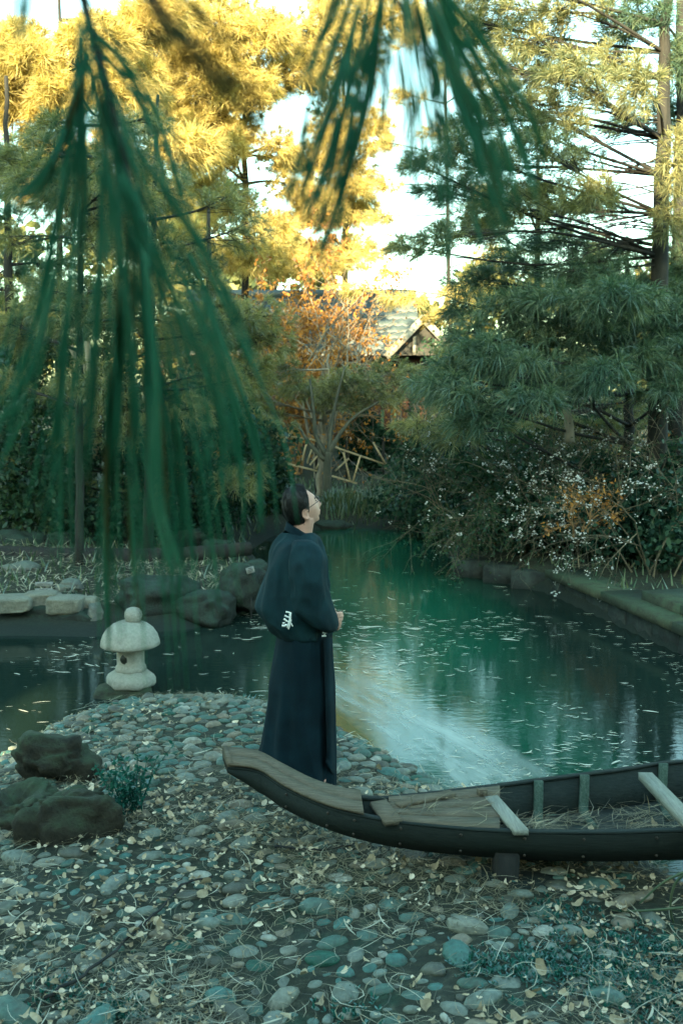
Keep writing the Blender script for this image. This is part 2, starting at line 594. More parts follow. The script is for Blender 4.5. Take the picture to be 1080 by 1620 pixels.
def m_film():
    """thin pale translucent patch on the surface"""
    k = N('pale_surface_film')
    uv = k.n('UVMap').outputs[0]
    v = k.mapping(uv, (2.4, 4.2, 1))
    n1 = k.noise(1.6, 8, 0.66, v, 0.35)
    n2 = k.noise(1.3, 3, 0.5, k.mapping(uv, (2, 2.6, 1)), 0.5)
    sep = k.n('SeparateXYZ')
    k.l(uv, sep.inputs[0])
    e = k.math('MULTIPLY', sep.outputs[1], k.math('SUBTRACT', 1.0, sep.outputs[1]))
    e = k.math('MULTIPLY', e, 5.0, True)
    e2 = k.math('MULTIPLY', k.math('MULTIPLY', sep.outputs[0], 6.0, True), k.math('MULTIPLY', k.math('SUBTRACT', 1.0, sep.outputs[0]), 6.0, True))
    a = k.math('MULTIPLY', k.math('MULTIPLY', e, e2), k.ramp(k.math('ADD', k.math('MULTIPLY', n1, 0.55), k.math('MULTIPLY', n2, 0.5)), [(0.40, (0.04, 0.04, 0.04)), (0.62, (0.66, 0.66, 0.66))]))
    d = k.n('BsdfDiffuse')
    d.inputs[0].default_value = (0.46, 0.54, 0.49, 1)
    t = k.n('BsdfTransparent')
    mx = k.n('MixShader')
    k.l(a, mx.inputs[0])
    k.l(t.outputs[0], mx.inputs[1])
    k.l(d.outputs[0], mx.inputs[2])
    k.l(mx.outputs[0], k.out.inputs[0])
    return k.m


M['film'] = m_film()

# ------------------------------------------------------------------ ground and water
W = -0.28
POND_PX = [(-420, 1300), (-420, 1020), (0, 1006), (155, 1008), (300, 996), (350, 985), (412, 952), (425, 905), (395, 872), (430, 848), (500, 838),
           (560, 836), (690, 842), (705, 880), (745, 912), (868, 938), (1080, 1036), (1400, 1186), (1650, 1330), (1650, 1660), (1250, 1640),
           (1190, 1500), (1110, 1420), (1010, 1352), (880, 1295), (715, 1253), (640, 1215), (560, 1172), (480, 1136), (420, 1124), (330, 1114), (250, 1114), (160, 1124), (75, 1156),
           (20, 1190), (-60, 1240), (-200, 1280)]
POND = np.array([G(a, b, W)[:2] for a, b in POND_PX])


def pond_sd(x, y):
    """distance to the shoreline, positive on land"""
    p = np.stack([np.ravel(x), np.ravel(y)], -1)
    dmin = np.full(len(p), 1e9)
    ins = np.zeros(len(p), bool)
    for i in range(len(POND)):
        a, b = POND[i], POND[(i + 1) % len(POND)]
        ab = b - a
        t = np.clip(((p - a) @ ab) / (ab @ ab), 0, 1)
        d = np.linalg.norm(p - a - t[:, None] * ab, axis=1)
        dmin = np.minimum(dmin, d)
        c = ((a[1] > p[:, 1]) != (b[1] > p[:, 1]))
        xi = (b[0] - a[0]) * (p[:, 1] - a[1]) / (b[1] - a[1] + 1e-12) + a[0]
        ins ^= c & (p[:, 0] < xi)
    return np.where(ins, -dmin, dmin).reshape(np.shape(x))


def terr(x, y):
    x = np.asarray(x, float)
    y = np.asarray(y, float)
    d = pond_sd(x, y)
    pn = np.stack([x, y, np.zeros_like(x)], -1)
    near = np.clip((9.0 - y) / 1.0, 0, 1)
    right = np.clip((x - 2.0) / 0.6, 0, 1) * (1 - near)
    sc_ = near * 0.42 + (1 - near) * (0.55 * (1 - right) + 0.06 * right)
    dl = np.maximum(d, 0)
    z = W + 0.28 * (1 - np.exp(-dl / sc_)) - np.minimum(0.9, np.maximum(-d, 0) * 0.6)
    far = 1 - near
    t = np.clip((dl - 1.0) / 14.0, 0, 1)
    z = z + far * 0.75 * t * t * (3 - 2 * t)
    z = z + np.where(d > 0, 0.03 * vnoise(pn, 1.1) + 0.012 * vnoise(pn, 4.0), 0) * np.clip(dl / 0.3, 0, 1)
    z = z + far * np.clip(dl / 20, 0, 1) * 0.3 * vnoise(pn, 0.15)
    return z


def T1(x, y):
    return float(terr(np.array([x]), np.array([y]))[0])


gx = np.concatenate([-np.geomspace(260, 3.4, 46), np.arange(-3.3, 3.31, 0.06), np.geomspace(3.4, 260, 46)])
gy = np.concatenate([-np.geomspace(120, 1.2, 14), np.arange(-1, 2, 0.3), np.arange(2.0, 9.5, 0.06), np.arange(9.5, 24, 0.25), np.geomspace(24, 420, 36)])
X, Y_ = np.meshgrid(gx, gy)
Z = terr(X, Y_)
b = MB()
b.grid(np.stack([X, Y_, Z], -1))
ground = b.build('ground', M['ground'], smooth=True, kind='structure')
ground['label'] = 'cobbled bank of dark littered soil rising from the pond'

wv = [(-60, -4, W), (60, -4, W), (60, 60, W), (-60, 60, W)]
water = obj('water', wv, [(0, 1, 2, 3)], M['water'], kind='structure')
water['label'] = 'emerald green pond water strewn with floating straw'

# pale translucent film: a curved band from behind the robe to the boat
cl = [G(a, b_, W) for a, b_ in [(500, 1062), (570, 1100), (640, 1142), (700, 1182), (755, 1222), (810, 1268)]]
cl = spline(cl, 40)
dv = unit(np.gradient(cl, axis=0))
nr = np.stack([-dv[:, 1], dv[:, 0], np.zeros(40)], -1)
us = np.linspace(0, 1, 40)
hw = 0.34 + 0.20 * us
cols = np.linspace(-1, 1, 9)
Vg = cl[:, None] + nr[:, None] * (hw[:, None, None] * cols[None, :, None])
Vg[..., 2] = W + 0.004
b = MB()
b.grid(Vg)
film = b.build('pale_film', M['film'], kind='stuff')
film['label'] = 'pale translucent film over the green water behind the boat'
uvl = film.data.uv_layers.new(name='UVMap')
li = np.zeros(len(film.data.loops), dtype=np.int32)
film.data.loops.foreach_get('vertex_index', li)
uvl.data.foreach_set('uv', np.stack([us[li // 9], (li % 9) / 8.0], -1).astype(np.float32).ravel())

# ------------------------------------------------------------------ cobbles
def pebble_mesh(seed, seg=10, rings=6):
    r = np.random.default_rng(seed)
    th = np.linspace(0, np.pi, rings + 1)[1:-1]
    ph = np.arange(seg) * 2 * np.pi / seg
    a = 1.0
    bb = r.uniform(0.55, 0.9)
    c = r.uniform(0.42, 0.6)
    e = r.uniform(0.75, 1.0)
    V = []
    for t in th:
        for p in ph:
            cx, cy = np.cos(p), np.sin(p)
            V.append((a * np.sign(cx) * abs(cx) ** e * np.sin(t), bb * np.sign(cy) * abs(cy) ** e * np.sin(t), c * np.cos(t)))
    V += [(0, 0, c), (0, 0, -c)]
    V = np.array(V)
    V = V * (1 + 0.24 * vnoise(V + seed * 3.7, 1.2)[:, None] + 0.10 * vnoise(V + seed * 1.7, 2.9)[:, None])
    b = MB()
    n = len(th)
    i = np.arange(n - 1)[:, None] * seg
    j = np.arange(seg)[None]
    k = (j + 1) % seg
    Q = np.stack([i + j, i + j + seg, i + k + seg, i + k], -1).reshape(-1, 4)
    jj = np.arange(seg)
    kk = (jj + 1) % seg
    Tt = np.vstack([np.stack([np.full(seg, n * seg), jj, kk], -1), np.stack([np.full(seg, n * seg + 1), (n - 1) * seg + kk, (n - 1) * seg + jj], -1)])
    return V, Q, Tt


PB = [pebble_mesh(i) for i in range(12)]
# dart throwing on the near bank, anisotropic so that the stones pack like scales
rp = np.random.default_rng(5)
cand = np.stack([rp.uniform(-3.4, 2.6, 60000), rp.uniform(2.55, 9.0, 60000)], -1)
sd_ = pond_sd(cand[:, 0], cand[:, 1])
cand = cand[(sd_ > -0.10)]
# only what the camera could nearly see
vis = np.abs(cand[:, 0]) < 0.36 * cand[:, 1] + 0.25
cand = cand[vis]
cell = {}
stones = []
for x, y in cand:
    far_ = y > 5.6
    rad = (rp.uniform(0.034, 0.074) if far_ else rp.choice([rp.uniform(0.022, 0.04), rp.uniform(0.045, 0.075), rp.uniform(0.055, 0.088)]))
    # bare, littered soil to the right and patches in the foreground
    if not far_:
        dens = 0.5 + 0.5 * vnoise(np.array([x * 1.0, y * 1.0, 3.3]), 1.1) - 0.33 * max(0, (x - 0.55))
        if dens < 0.19:
            continue
    ok = True
    ci, cj = int(x // 0.2), int(y // 0.2)
    for a in (-1, 0, 1):
        for c in (-1, 0, 1):
            for (x2, y2, r2) in cell.get((ci + a, cj + c), ()):
                dx, dy = (x - x2), (y - y2) * (1.12)
                if dx * dx + dy * dy < ((rad + r2) * (0.80 if far_ else 0.88)) ** 2:
                    ok = False
                    break
            if not ok:
                break
        if not ok:
            break
    if ok:
        cell.setdefault((ci, cj), []).append((x, y, rad))
        stones.append((x, y, rad))
st = np.array(stones)
# the boat rests at x -0.7..: leave stones there, they lie under it
size_px = st[:, 2] / np.hypot(st[:, 1], 2.2) * ((np.abs(st[:, 0]) < 0.345 * st[:, 1] + 0.03) & (st[:, 1] > 3.2))
order = np.argsort(-size_px)
zst = terr(st[:, 0], st[:, 1])
peb_me = []
for i, (V, Q, Tt) in enumerate(PB):
    me = mesh_np('pebble', V, [Q, Tt], True)
    me.materials.append(M['pebble'])
    peb_me.append(me)
bst = MB()
for rank, i in enumerate(order):
    x, y, r_ = st[i]
    az = rp.normal(0.25, 0.6)
    tilt = rp.normal(0, 0.12, 2)
    sz = r_ * np.array([rp.uniform(1.0, 1.3), rp.uniform(0.88, 1.05), rp.uniform(0.8, 1.1)])
    sink = (rp.uniform(-0.30, 0.14) if y > 5.6 else rp.uniform(-0.42, 0.06)) * r_
    k_ = int(rp.integers(12))
    if rank < 290:
        o = bpy.data.objects.new('pebble', peb_me[k_])
        o.location = (x, y, zst[i] + sink)
        o.rotation_euler = (tilt[0], tilt[1], az)
        o.scale = sz
        COL.objects.link(o)
        o.parent = ground
    else:
        Rm = rotz(az) @ roty(tilt[1]) @ rotx(tilt[0])
        V, Q, Tt = PB[k_]
        bst.add((V * sz) @ Rm.T + np.array([x, y, zst[i] + sink]), Q, Tt)
ob_ = bst.build('cobble_bed', M['pebble'], ground, True, 'stuff')
print('stones', len(st))


# ------------------------------------------------------------------ ground litter
def blades(cx, cy, cz, length, width, az, lift, bend, seg=2):
    """flat bent strips lying on the ground; arrays of n"""
    n = len(cx)
    d = np.stack([np.cos(az), np.sin(az), np.zeros(n)], -1)
    s = np.stack([-np.sin(az), np.cos(az), np.zeros(n)], -1)
    base = np.stack([cx, cy, cz], -1)
    V = []
    for k in range(seg + 1):
        t = k / seg - 0.5
        c = base + d * (t * length)[:, None] + s * (bend * (t * t * 4 - 1) * length * 0.25)[:, None]
        c[:, 2] += lift * (t + 0.5)
        wd = width * (1 - 0.7 * abs(t * 2) ** 2)
        V += [c - s * (wd / 2)[:, None], c + s * (wd / 2)[:, None]]
    V = np.stack(V, 1).reshape(-1, 3)
    m = 2 * (seg + 1)
    q = []
    for k in range(seg):
        q.append([2 * k, 2 * k + 1, 2 * k + 3, 2 * k + 2])
    Q = (np.arange(n)[:, None, None] * m + np.array(q)[None]).reshape(-1, 4)
    return V, Q


rl = np.random.default_rng(8)


def near_pts(n, ymin=2.6, ymax=8.6):
    out = []
    tot = 0
    while tot < n:
        u = rl.uniform(0, 1, n * 3)
        y = ymin + (ymax - ymin) * u ** 1.25
        x = rl.uniform(-1, 1, n * 3) * (0.36 * y + 0.15)
        k = pond_sd(x, y) > 0.02
        out.append(np.stack([x[k], y[k]], -1))
        tot += k.sum()
    return np.concatenate(out)[:n]


p_ = near_pts(32000)
keep = rl.random(len(p_)) < np.clip(0.42 + 0.7 * vnoise(np.column_stack([p_, np.zeros(len(p_))]), 1.6) - 0.25 * (p_[:, 1] > 5.8), 0.06, 1)
p_ = p_[keep]
n = len(p_)
zz = terr(p_[:, 0], p_[:, 1]) + rl.uniform(0.004, 0.042, n)
V, Q = blades(p_[:, 0], p_[:, 1], zz, rl.uniform(0.05, 0.17, n), rl.uniform(0.0018, 0.0042, n), rl.uniform(0, np.pi * 2, n), rl.normal(0, 0.012, n), rl.normal(0, 0.7, n), 3)
o = obj('needle_litter', V, Q, M['dry_needle'], kind='stuff')
o['label'] = 'fallen dry needles lying over the cobbles'


def leaf_mesh(seed):
    """small curled lobed leaf, unit size"""
    r = np.random.default_rng(seed)
    k = 11
    a = np.linspace(0, 2 * np.pi, k, endpoint=False)
    rad = 0.5 * (1 + 0.16 * np.cos(a * r.choice([2, 3]) + r.uniform(0, 6)) * r.uniform(0.3, 1) + r.normal(0, 0.13, k))
    x, y = rad * np.cos(a), rad * np.sin(a) * r.uniform(0.35, 0.8)
    z = 0.9 * (x * x) * r.uniform(-0.3, 1.4) + 0.9 * y * y * r.uniform(-0.6, 1.6) + r.normal(0, 0.04, k)
    V = np.vstack([np.stack([x, y, z], -1), [[0, 0, -0.02]]])
    jj = np.arange(k)
    T_ = np.stack([np.full(k, k), jj, (jj + 1) % k], -1)
    # stalk
    V = np.vstack([V, [[0.45, 0.012, 0.02], [0.45, -0.012, 0.02], [0.85, 0.0, 0.08]]])
    T_ = np.vstack([T_, [[k + 1, k + 2, k + 3]]])
    return V, T_


LF = [leaf_mesh(s) for s in range(8)]
leaf_me = []
for V, T_ in LF:
    me = mesh_np('fallen_leaf', V, T_)
    me.materials.append(M['dead_leaf'])
    leaf_me.append(me)
p_ = near_pts(7600, 2.7, 8.0)
keep = rl.random(len(p_)) < np.clip(0.45 + 0.9 * vnoise(np.column_stack([p_, np.zeros(len(p_))]) + 7, 1.3) + 0.2 * (p_[:, 0] > 0.2) - 0.2 * (p_[:, 1] > 5.5), 0.05, 1)
p_ = p_[keep]
sz = rl.lognormal(math.log(0.022), 0.48, len(p_))
sz = np.clip(sz, 0.010, 0.062)
zz = terr(p_[:, 0], p_[:, 1]) + rl.uniform(0.008, 0.045, len(p_))
order = np.argsort(-sz / p_[:, 1])
bl = MB()
for rank, i in enumerate(order):
    e = (rl.normal(0, 0.35), rl.normal(0, 0.35), rl.uniform(0, 6.28))
    k_ = int(rl.integers(8))
    if rank < 260:
        o = bpy.data.objects.new('fallen_leaf', leaf_me[k_])
        o.location = (p_[i, 0], p_[i, 1], zz[i])
        o.rotation_euler = e
        o.scale = (sz[i],) * 3
        COL.objects.link(o)
        o.parent = ground
    else:
        Rm = rotz(e[2]) @ roty(e[1]) @ rotx(e[0])
        V, T_ = LF[k_]
        bl.add((V * sz[i]) @ Rm.T + np.array([p_[i, 0], p_[i, 1], zz[i]]), None, T_)
bl.build('leaf_litter', M['dead_leaf'], ground, kind='stuff')

# fine pale grass strands over the stones
p_ = near_pts(750, 2.7, 8.4)
n = len(p_)
V, Q = blades(p_[:, 0], p_[:, 1], terr(p_[:, 0], p_[:, 1]) + rl.uniform(0.025, 0.055, n), rl.uniform(0.07, 0.22, n), rl.uniform(0.002, 0.0042, n), rl.normal(0.4, 1.0, n), rl.normal(0, 0.015, n), rl.normal(0, 0.8, n), 4)
o = obj('grass_litter', V, Q, M['straw'], kind='stuff')
o['label'] = 'thin pale dry grass strands strewn over the cobbles'
# long straws and bamboo leaves along the shore
p_ = near_pts(900, 3.0, 8.7)
ds = pond_sd(p_[:, 0], p_[:, 1])
p_ = p_[rl.random(len(p_)) < np.clip(0.95 - ds * 1.4, 0.12, 1)]
n = len(p_)
V, Q = blades(p_[:, 0], p_[:, 1], terr(p_[:, 0], p_[:, 1]) + rl.uniform(0.02, 0.05, n), rl.uniform(0.06, 0.16, n), rl.uniform(0.004, 0.011, n), rl.normal(0.3, 0.9, n), rl.normal(0, 0.012, n), rl.normal(0, 0.25, n), 3)
o = obj('straw_litter', V, Q, M['straw'], kind='stuff')
o['label'] = 'pale straws washed up along the cobbled shore'

# low weeds at the bottom right and bottom left
wp = []
for (px, py, rr, cnt) in [(960, 1520, 0.26, 420), (1040, 1560, 0.25, 380), (850, 1535, 0.16, 200), (760, 1530, 0.10, 90), (190, 1590, 0.08, 90), (90, 1570, 0.12, 90), (1030, 1480, 0.18, 200), (560, 1590, .1, 40), (900, 1440, 0.15, 100)]:
    c = G(px, py, 0)
    q = rl.normal(0, 1, (cnt, 2)) * rr * 0.6 + c[:2]
    wp.append(q)
wp = np.concatenate(wp)
wp = wp[pond_sd(wp[:, 0], wp[:, 1]) > 0]
n = len(wp)
z0 = terr(wp[:, 0], wp[:, 1])
base = np.column_stack([wp, z0 + 0.012])
Vs, Ts = [], []
for rep in range(6):
    a = rl.uniform(0, 6.28, n)
    el = rl.uniform(0.2, 1.2, n)
    L = rl.uniform(0.010, 0.028, n)
    d = np.stack([np.cos(a) * np.cos(el), np.sin(a) * np.cos(el), np.sin(el)], -1)
    s = np.stack([-np.sin(a), np.cos(a), np.zeros(n)], -1)
    wd = L * 0.2
    v4 = np.stack([base, base + d * (L * 0.55)[:, None] + s * wd[:, None], base + d * L[:, None], base + d * (L * 0.55)[:, None] - s * wd[:, None]], 1)
    Vs.append(v4.reshape(-1, 3))
Vw = np.concatenate(Vs)
Qw = np.arange(len(Vw)).reshape(-1, 4)
o = obj('ground_cover', Vw, Qw, M['leaf_plant'], kind='stuff')
o['label'] = 'low blue green weeds growing between the cobbles'

# a long root and sticks on the cobbles
def stick(name, pix, r0, r1, label, mat='bark', z=0.04):
    pts = []
    for px, py in pix:
        g0 = G(px, py, 0.02)
        pts.append((g0[0], g0[1], T1(g0[0], g0[1]) + z))
    q = spline(pts, 24)
    q = q + rng.normal(0, 0.004, q.shape)
    b = MB()
    b.tube(q, np.linspace(r0, r1, 24), 6)
    o = b.build(name, M[mat], smooth=True)
    return tag(o, label, 'stick')


stick('fallen_stick', [(70, 1580), (140, 1540), (220, 1470), (290, 1410), (335, 1397)], 0.008, 0.004, 'long dark crooked stick running diagonally over the cobbles at left')
stick('fallen_stick', [(436, 1342), (500, 1346), (560, 1338)], 0.007, 0.004, 'short dark stick lying below the bow of the boat')
stick('fallen_stick', [(395, 1445), (470, 1418), (520, 1400)], 0.004, 0.002, 'thin pale curved stick on the cobbles right of the flat grey stone', 'twig')

# floating straws on the water
fm = []
for s in range(5):
    V, Q = blades(np.zeros(1), np.zeros(1), np.zeros(1), np.ones(1), np.array([0.07 + 0.03 * s]), np.zeros(1), np.zeros(1), np.array([(-0.5, 0.3, 0.0, 0.8, -0.2)[s]]), 3)
    me = mesh_np('floating_straw', V, Q)
    me.materials.append(M['straw_bright'])
    fm.append((me, V, Q))
fp = []
while len(fp) < 12000:
    px, py = rl.uniform(-30, 1110), 838 + (rl.random() ** 0.9) * 470
    c = G(px, py, W)
    fp.append((c[0], c[1], px, py))
fp = np.array(fp)
sdp = pond_sd(fp[:, 0], fp[:, 1])
dn = 0.22 + 1.3 * vnoise(np.column_stack([fp[:, 0] * 0.8, fp[:, 1] * 0.5, np.zeros(len(fp))]), 1.5) + 0.5 * vnoise(np.column_stack([fp[:, 0], fp[:, 1], np.ones(len(fp))]), 4.5)
fp = fp[(sdp < -0.02) & (rl.random(len(fp)) < np.clip(dn, 0.06, 0.9))]
LL = np.clip(rl.lognormal(math.log(0.052), 0.5, len(fp)), 0.02, 0.2) * np.clip(fp[:, 1] / 9, 0.8, 1.25)
order = np.argsort(-LL / fp[:, 1])
bf = MB()
for rank, i in enumerate(order):
    az = rl.normal(-0.05, 0.5)
    k_ = int(rl.integers(5))
    if rank < 280:
        o = bpy.data.objects.new('floating_straw', fm[k_][0])
        o.location = (fp[i, 0], fp[i, 1], W + 0.008)
        o.rotation_euler = (0, rl.normal(0, 0.05), az)
        o.scale = (LL[i],) * 3
        COL.objects.link(o)
        o.parent = water
    else:
        bf.add((fm[k_][1] * LL[i]) @ rotz(az).T + np.array([fp[i, 0], fp[i, 1], W + 0.008]), fm[k_][2])
bf.build('floating_litter', M['straw_bright'], water, kind='stuff')


# ------------------------------------------------------------------ rocks
def rock(name, px, py, wpx, hpx, Yd, mat, label, seed, depth=0.8, cat='rock', group=None, sub=4, rough=0.30, flat=1.0, sink=0.3):
    """boulder whose silhouette spans wpx by hpx around pixel (px, py) at distance Yd"""
    c = P(px, py, Yd)
    u = Yd / FPX / CP
    rx, rz = wpx * u / 2, hpx * u / 2
    me = bpy.data.meshes.new(name)
    import bmesh
    bm = bmesh.new()
    bmesh.ops.create_icosphere(bm, subdivisions=sub, radius=1.0)
    V = np.array([v.co[:] for v in bm.verts])
    nV = V + seed * 5.3
    f = 1 + rough * vnoise(nV, 1.0) + rough * 0.6 * vnoise(nV, 2.3) + rough * 0.28 * vnoise(nV, 5.0) + rough * 0.10 * vnoise(nV, 13.0)
    V = np.sign(V) * np.abs(V) ** (0.8 * flat) * f[:, None] * np.array([rx, rx * depth, rz])
    for v, q in zip(bm.verts, V):
        v.co = q
    bm.to_mesh(me)
    bm.free()
    me.polygons.foreach_set('use_smooth', np.ones(len(me.polygons), dtype=bool))
    me.materials.append(M[mat])
    o = bpy.data.objects.new(name, me)
    o.location = c
    o.rotation_euler = (0, 0, (seed * 1.7) % 0.6 - 0.3)
    COL.objects.link(o)
    if label:
        tag(o, label, cat, group)
    return o


rock('mossy_rock', 88, 1228, 110, 105, 5.75, 'rock_moss', 'dark mossy rock at the left end of the cobbles, farthest of three', 1, rough=0.52, flat=0.8, sub=5)
rock('mossy_rock', 122, 1318, 132, 145, 5.0, 'rock_moss', 'biggest mossy rock on the cobbles beside the leafy plant', 2, rough=0.52, flat=0.8, sub=5)
rock('mossy_rock', 18, 1300, 110, 110, 5.1, 'rock_moss', 'low green rock cut by the left picture edge on the cobbles', 3, rough=0.52, flat=0.8, sub=5)
# island boulders on the far left bank
rock('boulder', 382, 930, 72, 74, 11.2, 'rock_dark', 'dark boulder leaning at the right end of the left bank', 4)
rock('boulder', 320, 962, 92, 58, 10.8, 'rock_dark', 'broad dark boulder at the waterline left of the robed man', 5)
rock('boulder', 245, 945, 120, 62, 10.9, 'rock_dark', 'wide dark boulder behind the stone lantern cap', 6)
rock('boulder', 405, 908, 46, 44, 11.8, 'rock_dark', 'small dark boulder under the tilted white label', 7)
rock('boulder', 142, 953, 30, 22, 10.7, 'slab', 'small round pale stone right of the flat slabs', 8, rough=0.12)
rock('boulder', 35, 905, 60, 30, 12.3, 'rock_grey', 'mossy grey hump of stone on the left bank litter', 9)
rock('boulder', 112, 928, 40, 20, 11.4, 'rock_grey', 'low grey stone right of the two tier label stand', 10)
rock('boulder', 75, 984, 190, 62, 10.75, 'rock_dark', 'long mossy green waterside rock below the flat slabs', 11, depth=0.35, flat=0.8)
rock('boulder', 152, 975, 26, 40, 10.5, 'rock_grey', 'narrow upright stone at the right end of the mossy waterside rock', 12)
rock('flat_slab', 18, 955, 66, 24, 10.6, 'slab', 'pale flat slab at the far left of the bank edge', 13, rough=0.10, flat=0.4)
rock('flat_slab', 68, 950, 52, 28, 10.75, 'slab', 'pale flat slab in the middle under the label stand', 14, rough=0.10, flat=0.4)
rock('flat_slab', 105, 957, 56, 28, 10.6, 'slab', 'pale flat slab with split edge beside the round stone', 15, rough=0.10, flat=0.4)
rock('boulder', 90, 862, 60, 40, 14.5, 'rock_dark', 'dark rounded boulder behind the fallen log at left', 16)
rock('boulder', 20, 868, 90, 60, 14.2, 'rock_dark', 'large dark boulder at the left edge behind the litter', 17)
rock('boulder', 345, 868, 46, 30, 14.0, 'rock_dark', 'dark stone right of the log near the channel', 18)
rock('boulder', 300, 850, 50, 26, 14.6, 'rock_dark', 'low dark stone behind the log end', 19)
rock('boulder', 525, 832, 60, 18, 18.6, 'rock_dark', 'flat dark stone on the far shore right of the head', 20)
rock('boulder', 585, 836, 40, 14, 18.6, 'rock_grey', 'small grey stone at the foot of the far reeds', 21)

# fallen log
b = MB()
q = spline([P(-60, 880, 13.4), P(120, 884, 13.2), P(270, 880, 13.4), P(395, 868, 13.9)], 20)
b.tube(q, np.linspace(0.17, 0.10, 20), 10)
tag(b.build('fallen_log', M['bark'], smooth=True), 'long dark fallen log lying across the left bank', 'log')

# island litter
p_ = np.array([G(rl.uniform(-30, 400), rl.uniform(885, 960), -0.1)[:2] for _ in range(1600)])
p_ = p_[pond_sd(p_[:, 0], p_[:, 1]) > 0.15]
n = len(p_)
V, Q = blades(p_[:, 0], p_[:, 1], terr(p_[:, 0], p_[:, 1]) + rl.uniform(0.01, 0.06, n), rl.uniform(0.05, 0.2, n), rl.uniform(0.008, 0.022, n), rl.uniform(0, 6.28, n), rl.normal(0, 0.04, n), rl.normal(0, 0.4, n), 2)
o = obj('bank_litter', V, Q, M['straw'], kind='stuff')
o['label'] = 'pale bamboo leaf litter covering the left bank'


# label stands
def sign_stand(px, py, Yd, wpx, hpx, label, tiers, tilt, face):
    c = P(px, py, Yd)
    u = Yd / FPX
    zb = T1(c[0], c[1] + 0.03)
    t = thing('plant_label', label, 'sign', (c[0], c[1], zb))
    b = MB()
    b.tube([(c[0], c[1] + 0.03, zb - 0.05), (c[0], c[1] + 0.03, c[2])], 0.012, 6)
    b.build('stake', M['wood_dark'], t)
    for i in range(tiers):
        b = MB()
        Rm = roty(tilt) @ rotx(R(-30))
        b.box((c[0], c[1] - 0.02 * i, c[2] + (tiers - 1 - 2 * i) * hpx * u / tiers / 2), (wpx * u, 0.012, hpx * u / tiers * 0.72), Rm)
        pl = b.build('plate', M['white_paint'], t)
        b = MB()
        for k in range(3):
            b.box((c[0], c[1] - 0.02 * i, c[2] + (tiers - 1 - 2 * i) * hpx * u / tiers / 2) + Rm @ np.array([0, -0.0075, (k - 1) * hpx * u / tiers * 0.17]),
                  (wpx * u * (0.7, 0.8, 0.5)[k], 0.002, hpx * u / tiers * 0.06), Rm)
        b.build('printed_lines', M['wood_dark'], pl)


sign_stand(70, 929, 10.9, 28, 20, 'small two tier plant label on a stake above the pale slabs', 2, 0.0, 0)
sign_stand(396, 902, 11.0, 13, 15, 'tilted white plant label on the dark boulder beside the robed man', 1, R(-18), 0)
sign_stand(431, 737, 19.0, 10, 26, 'upright grey white marker post on the far bank left of the trellis', 1, 0, 0)
sign_stand(109, 745, 14.5, 8, 14, 'tiny white plant label hanging low in the left pines', 1, R(6), 0)

# ------------------------------------------------------------------ stone lantern
LY = 8.25
u = LY / FPX / CP


def lathe(b, prof, cx, cy, z0, seg=32, poly=None):
    rows = []
    for r_, z_ in prof:
        a = np.arange(seg) * 2 * np.pi / seg
        rr = np.full(seg, r_)
        if poly:
            rr = r_ * np.cos(np.pi / poly) / np.cos((a + 0.26) % (2 * np.pi / poly) - np.pi / poly)
        rows.append(np.stack([cx + rr * np.cos(a), cy + rr * np.sin(a), np.full(seg, z0 + z_)], -1))
    b.grid(np.array(rows), wrap=True, cap0=True, cap1=True)


lc = P(208, 1083, LY)
lx, ly = lc[0], LY
zz = lambda py: P(208, py, LY)[2]
lan = thing('stone_lantern', 'pale granite lantern with domed cap standing at the water edge', 'lantern', (lx, ly, zz(1112)))
pd = rock('pedestal_rock', 196, 1103, 92, 48, LY, 'rock_moss', None, 31, depth=0.9, flat=0.7, rough=0.1)
pd.name = 'pedestal'
pd.parent = lan
pd.matrix_parent_inverse = Matrix.Translation(-Vector(lan.location))
b = MB()
lathe(b, [(37 * u, zz(1084)), (40 * u, zz(1080)), (40 * u, zz(1071)), (37 * u, zz(1066)), (26 * u, zz(1059))], lx, ly, 0, 6)
b.build('base', M['lantern'], lan)
b = MB()
n_ = 40
rows = []
for py_, r_ in [(1061, 24), (1057, 25), (1053, 24), (1051, 22), (1043, 22), (1036, 22), (1029, 22), (1022, 22), (1017, 22)]:
    a = np.arange(n_) * 2 * np.pi / n_
    rows.append(np.stack([lx + r_ * u * np.cos(a), ly + r_ * u * np.sin(a), np.full(n_, zz(py_))], -1))
rows = np.array(rows)
# round light opening pressed into the fire box
op = np.array([lx - 4 * u, ly - 20 * u, zz(1038)])
dd = np.linalg.norm((rows - op) * np.array([1, 0.4, 1]), axis=-1)
rows[..., 1] += np.where(dd < 7 * u, 0.008, 0.0) * (rows[..., 1] < ly)
b.grid(rows, True, True, True)
fb = b.build('fire_box', M['lantern'], lan, True)
b = MB()
lathe(b, [(8.5 * u, 0.0), (8.5 * u, 0.004)], 0, 0, 0, 20)
V, F = b.arrays()
V = V @ rotx(R(90)).T + np.array([lx - 4 * u, ly - 19.6 * u, zz(1038)])
obj('opening_disc', V, F, M['hollow_shade'], fb)  # dark disc stands in for the hollow, its shade is painted
b = MB()
lathe(b, [(20 * u, zz(1019)), (44 * u, zz(1021)), (47.5 * u, zz(1019)), (46.5 * u, zz(1013)), (43.5 * u, zz(1004)), (37.5 * u, zz(995)), (29 * u, zz(988)), (20 * u, zz(984)), (14 * u, zz(982))], lx, ly, 0, 48)
b.build('cap', M['lantern'], lan, True)
b = MB()
lathe(b, [(12 * u, zz(983)), (13 * u, zz(979)), (14.5 * u, zz(974)), (13.5 * u, zz(968)), (10 * u, zz(963)), (5 * u, zz(961))], lx + 6 * u, ly, 0, 24)
fin = b.build('finial', M['lantern'], lan, True)

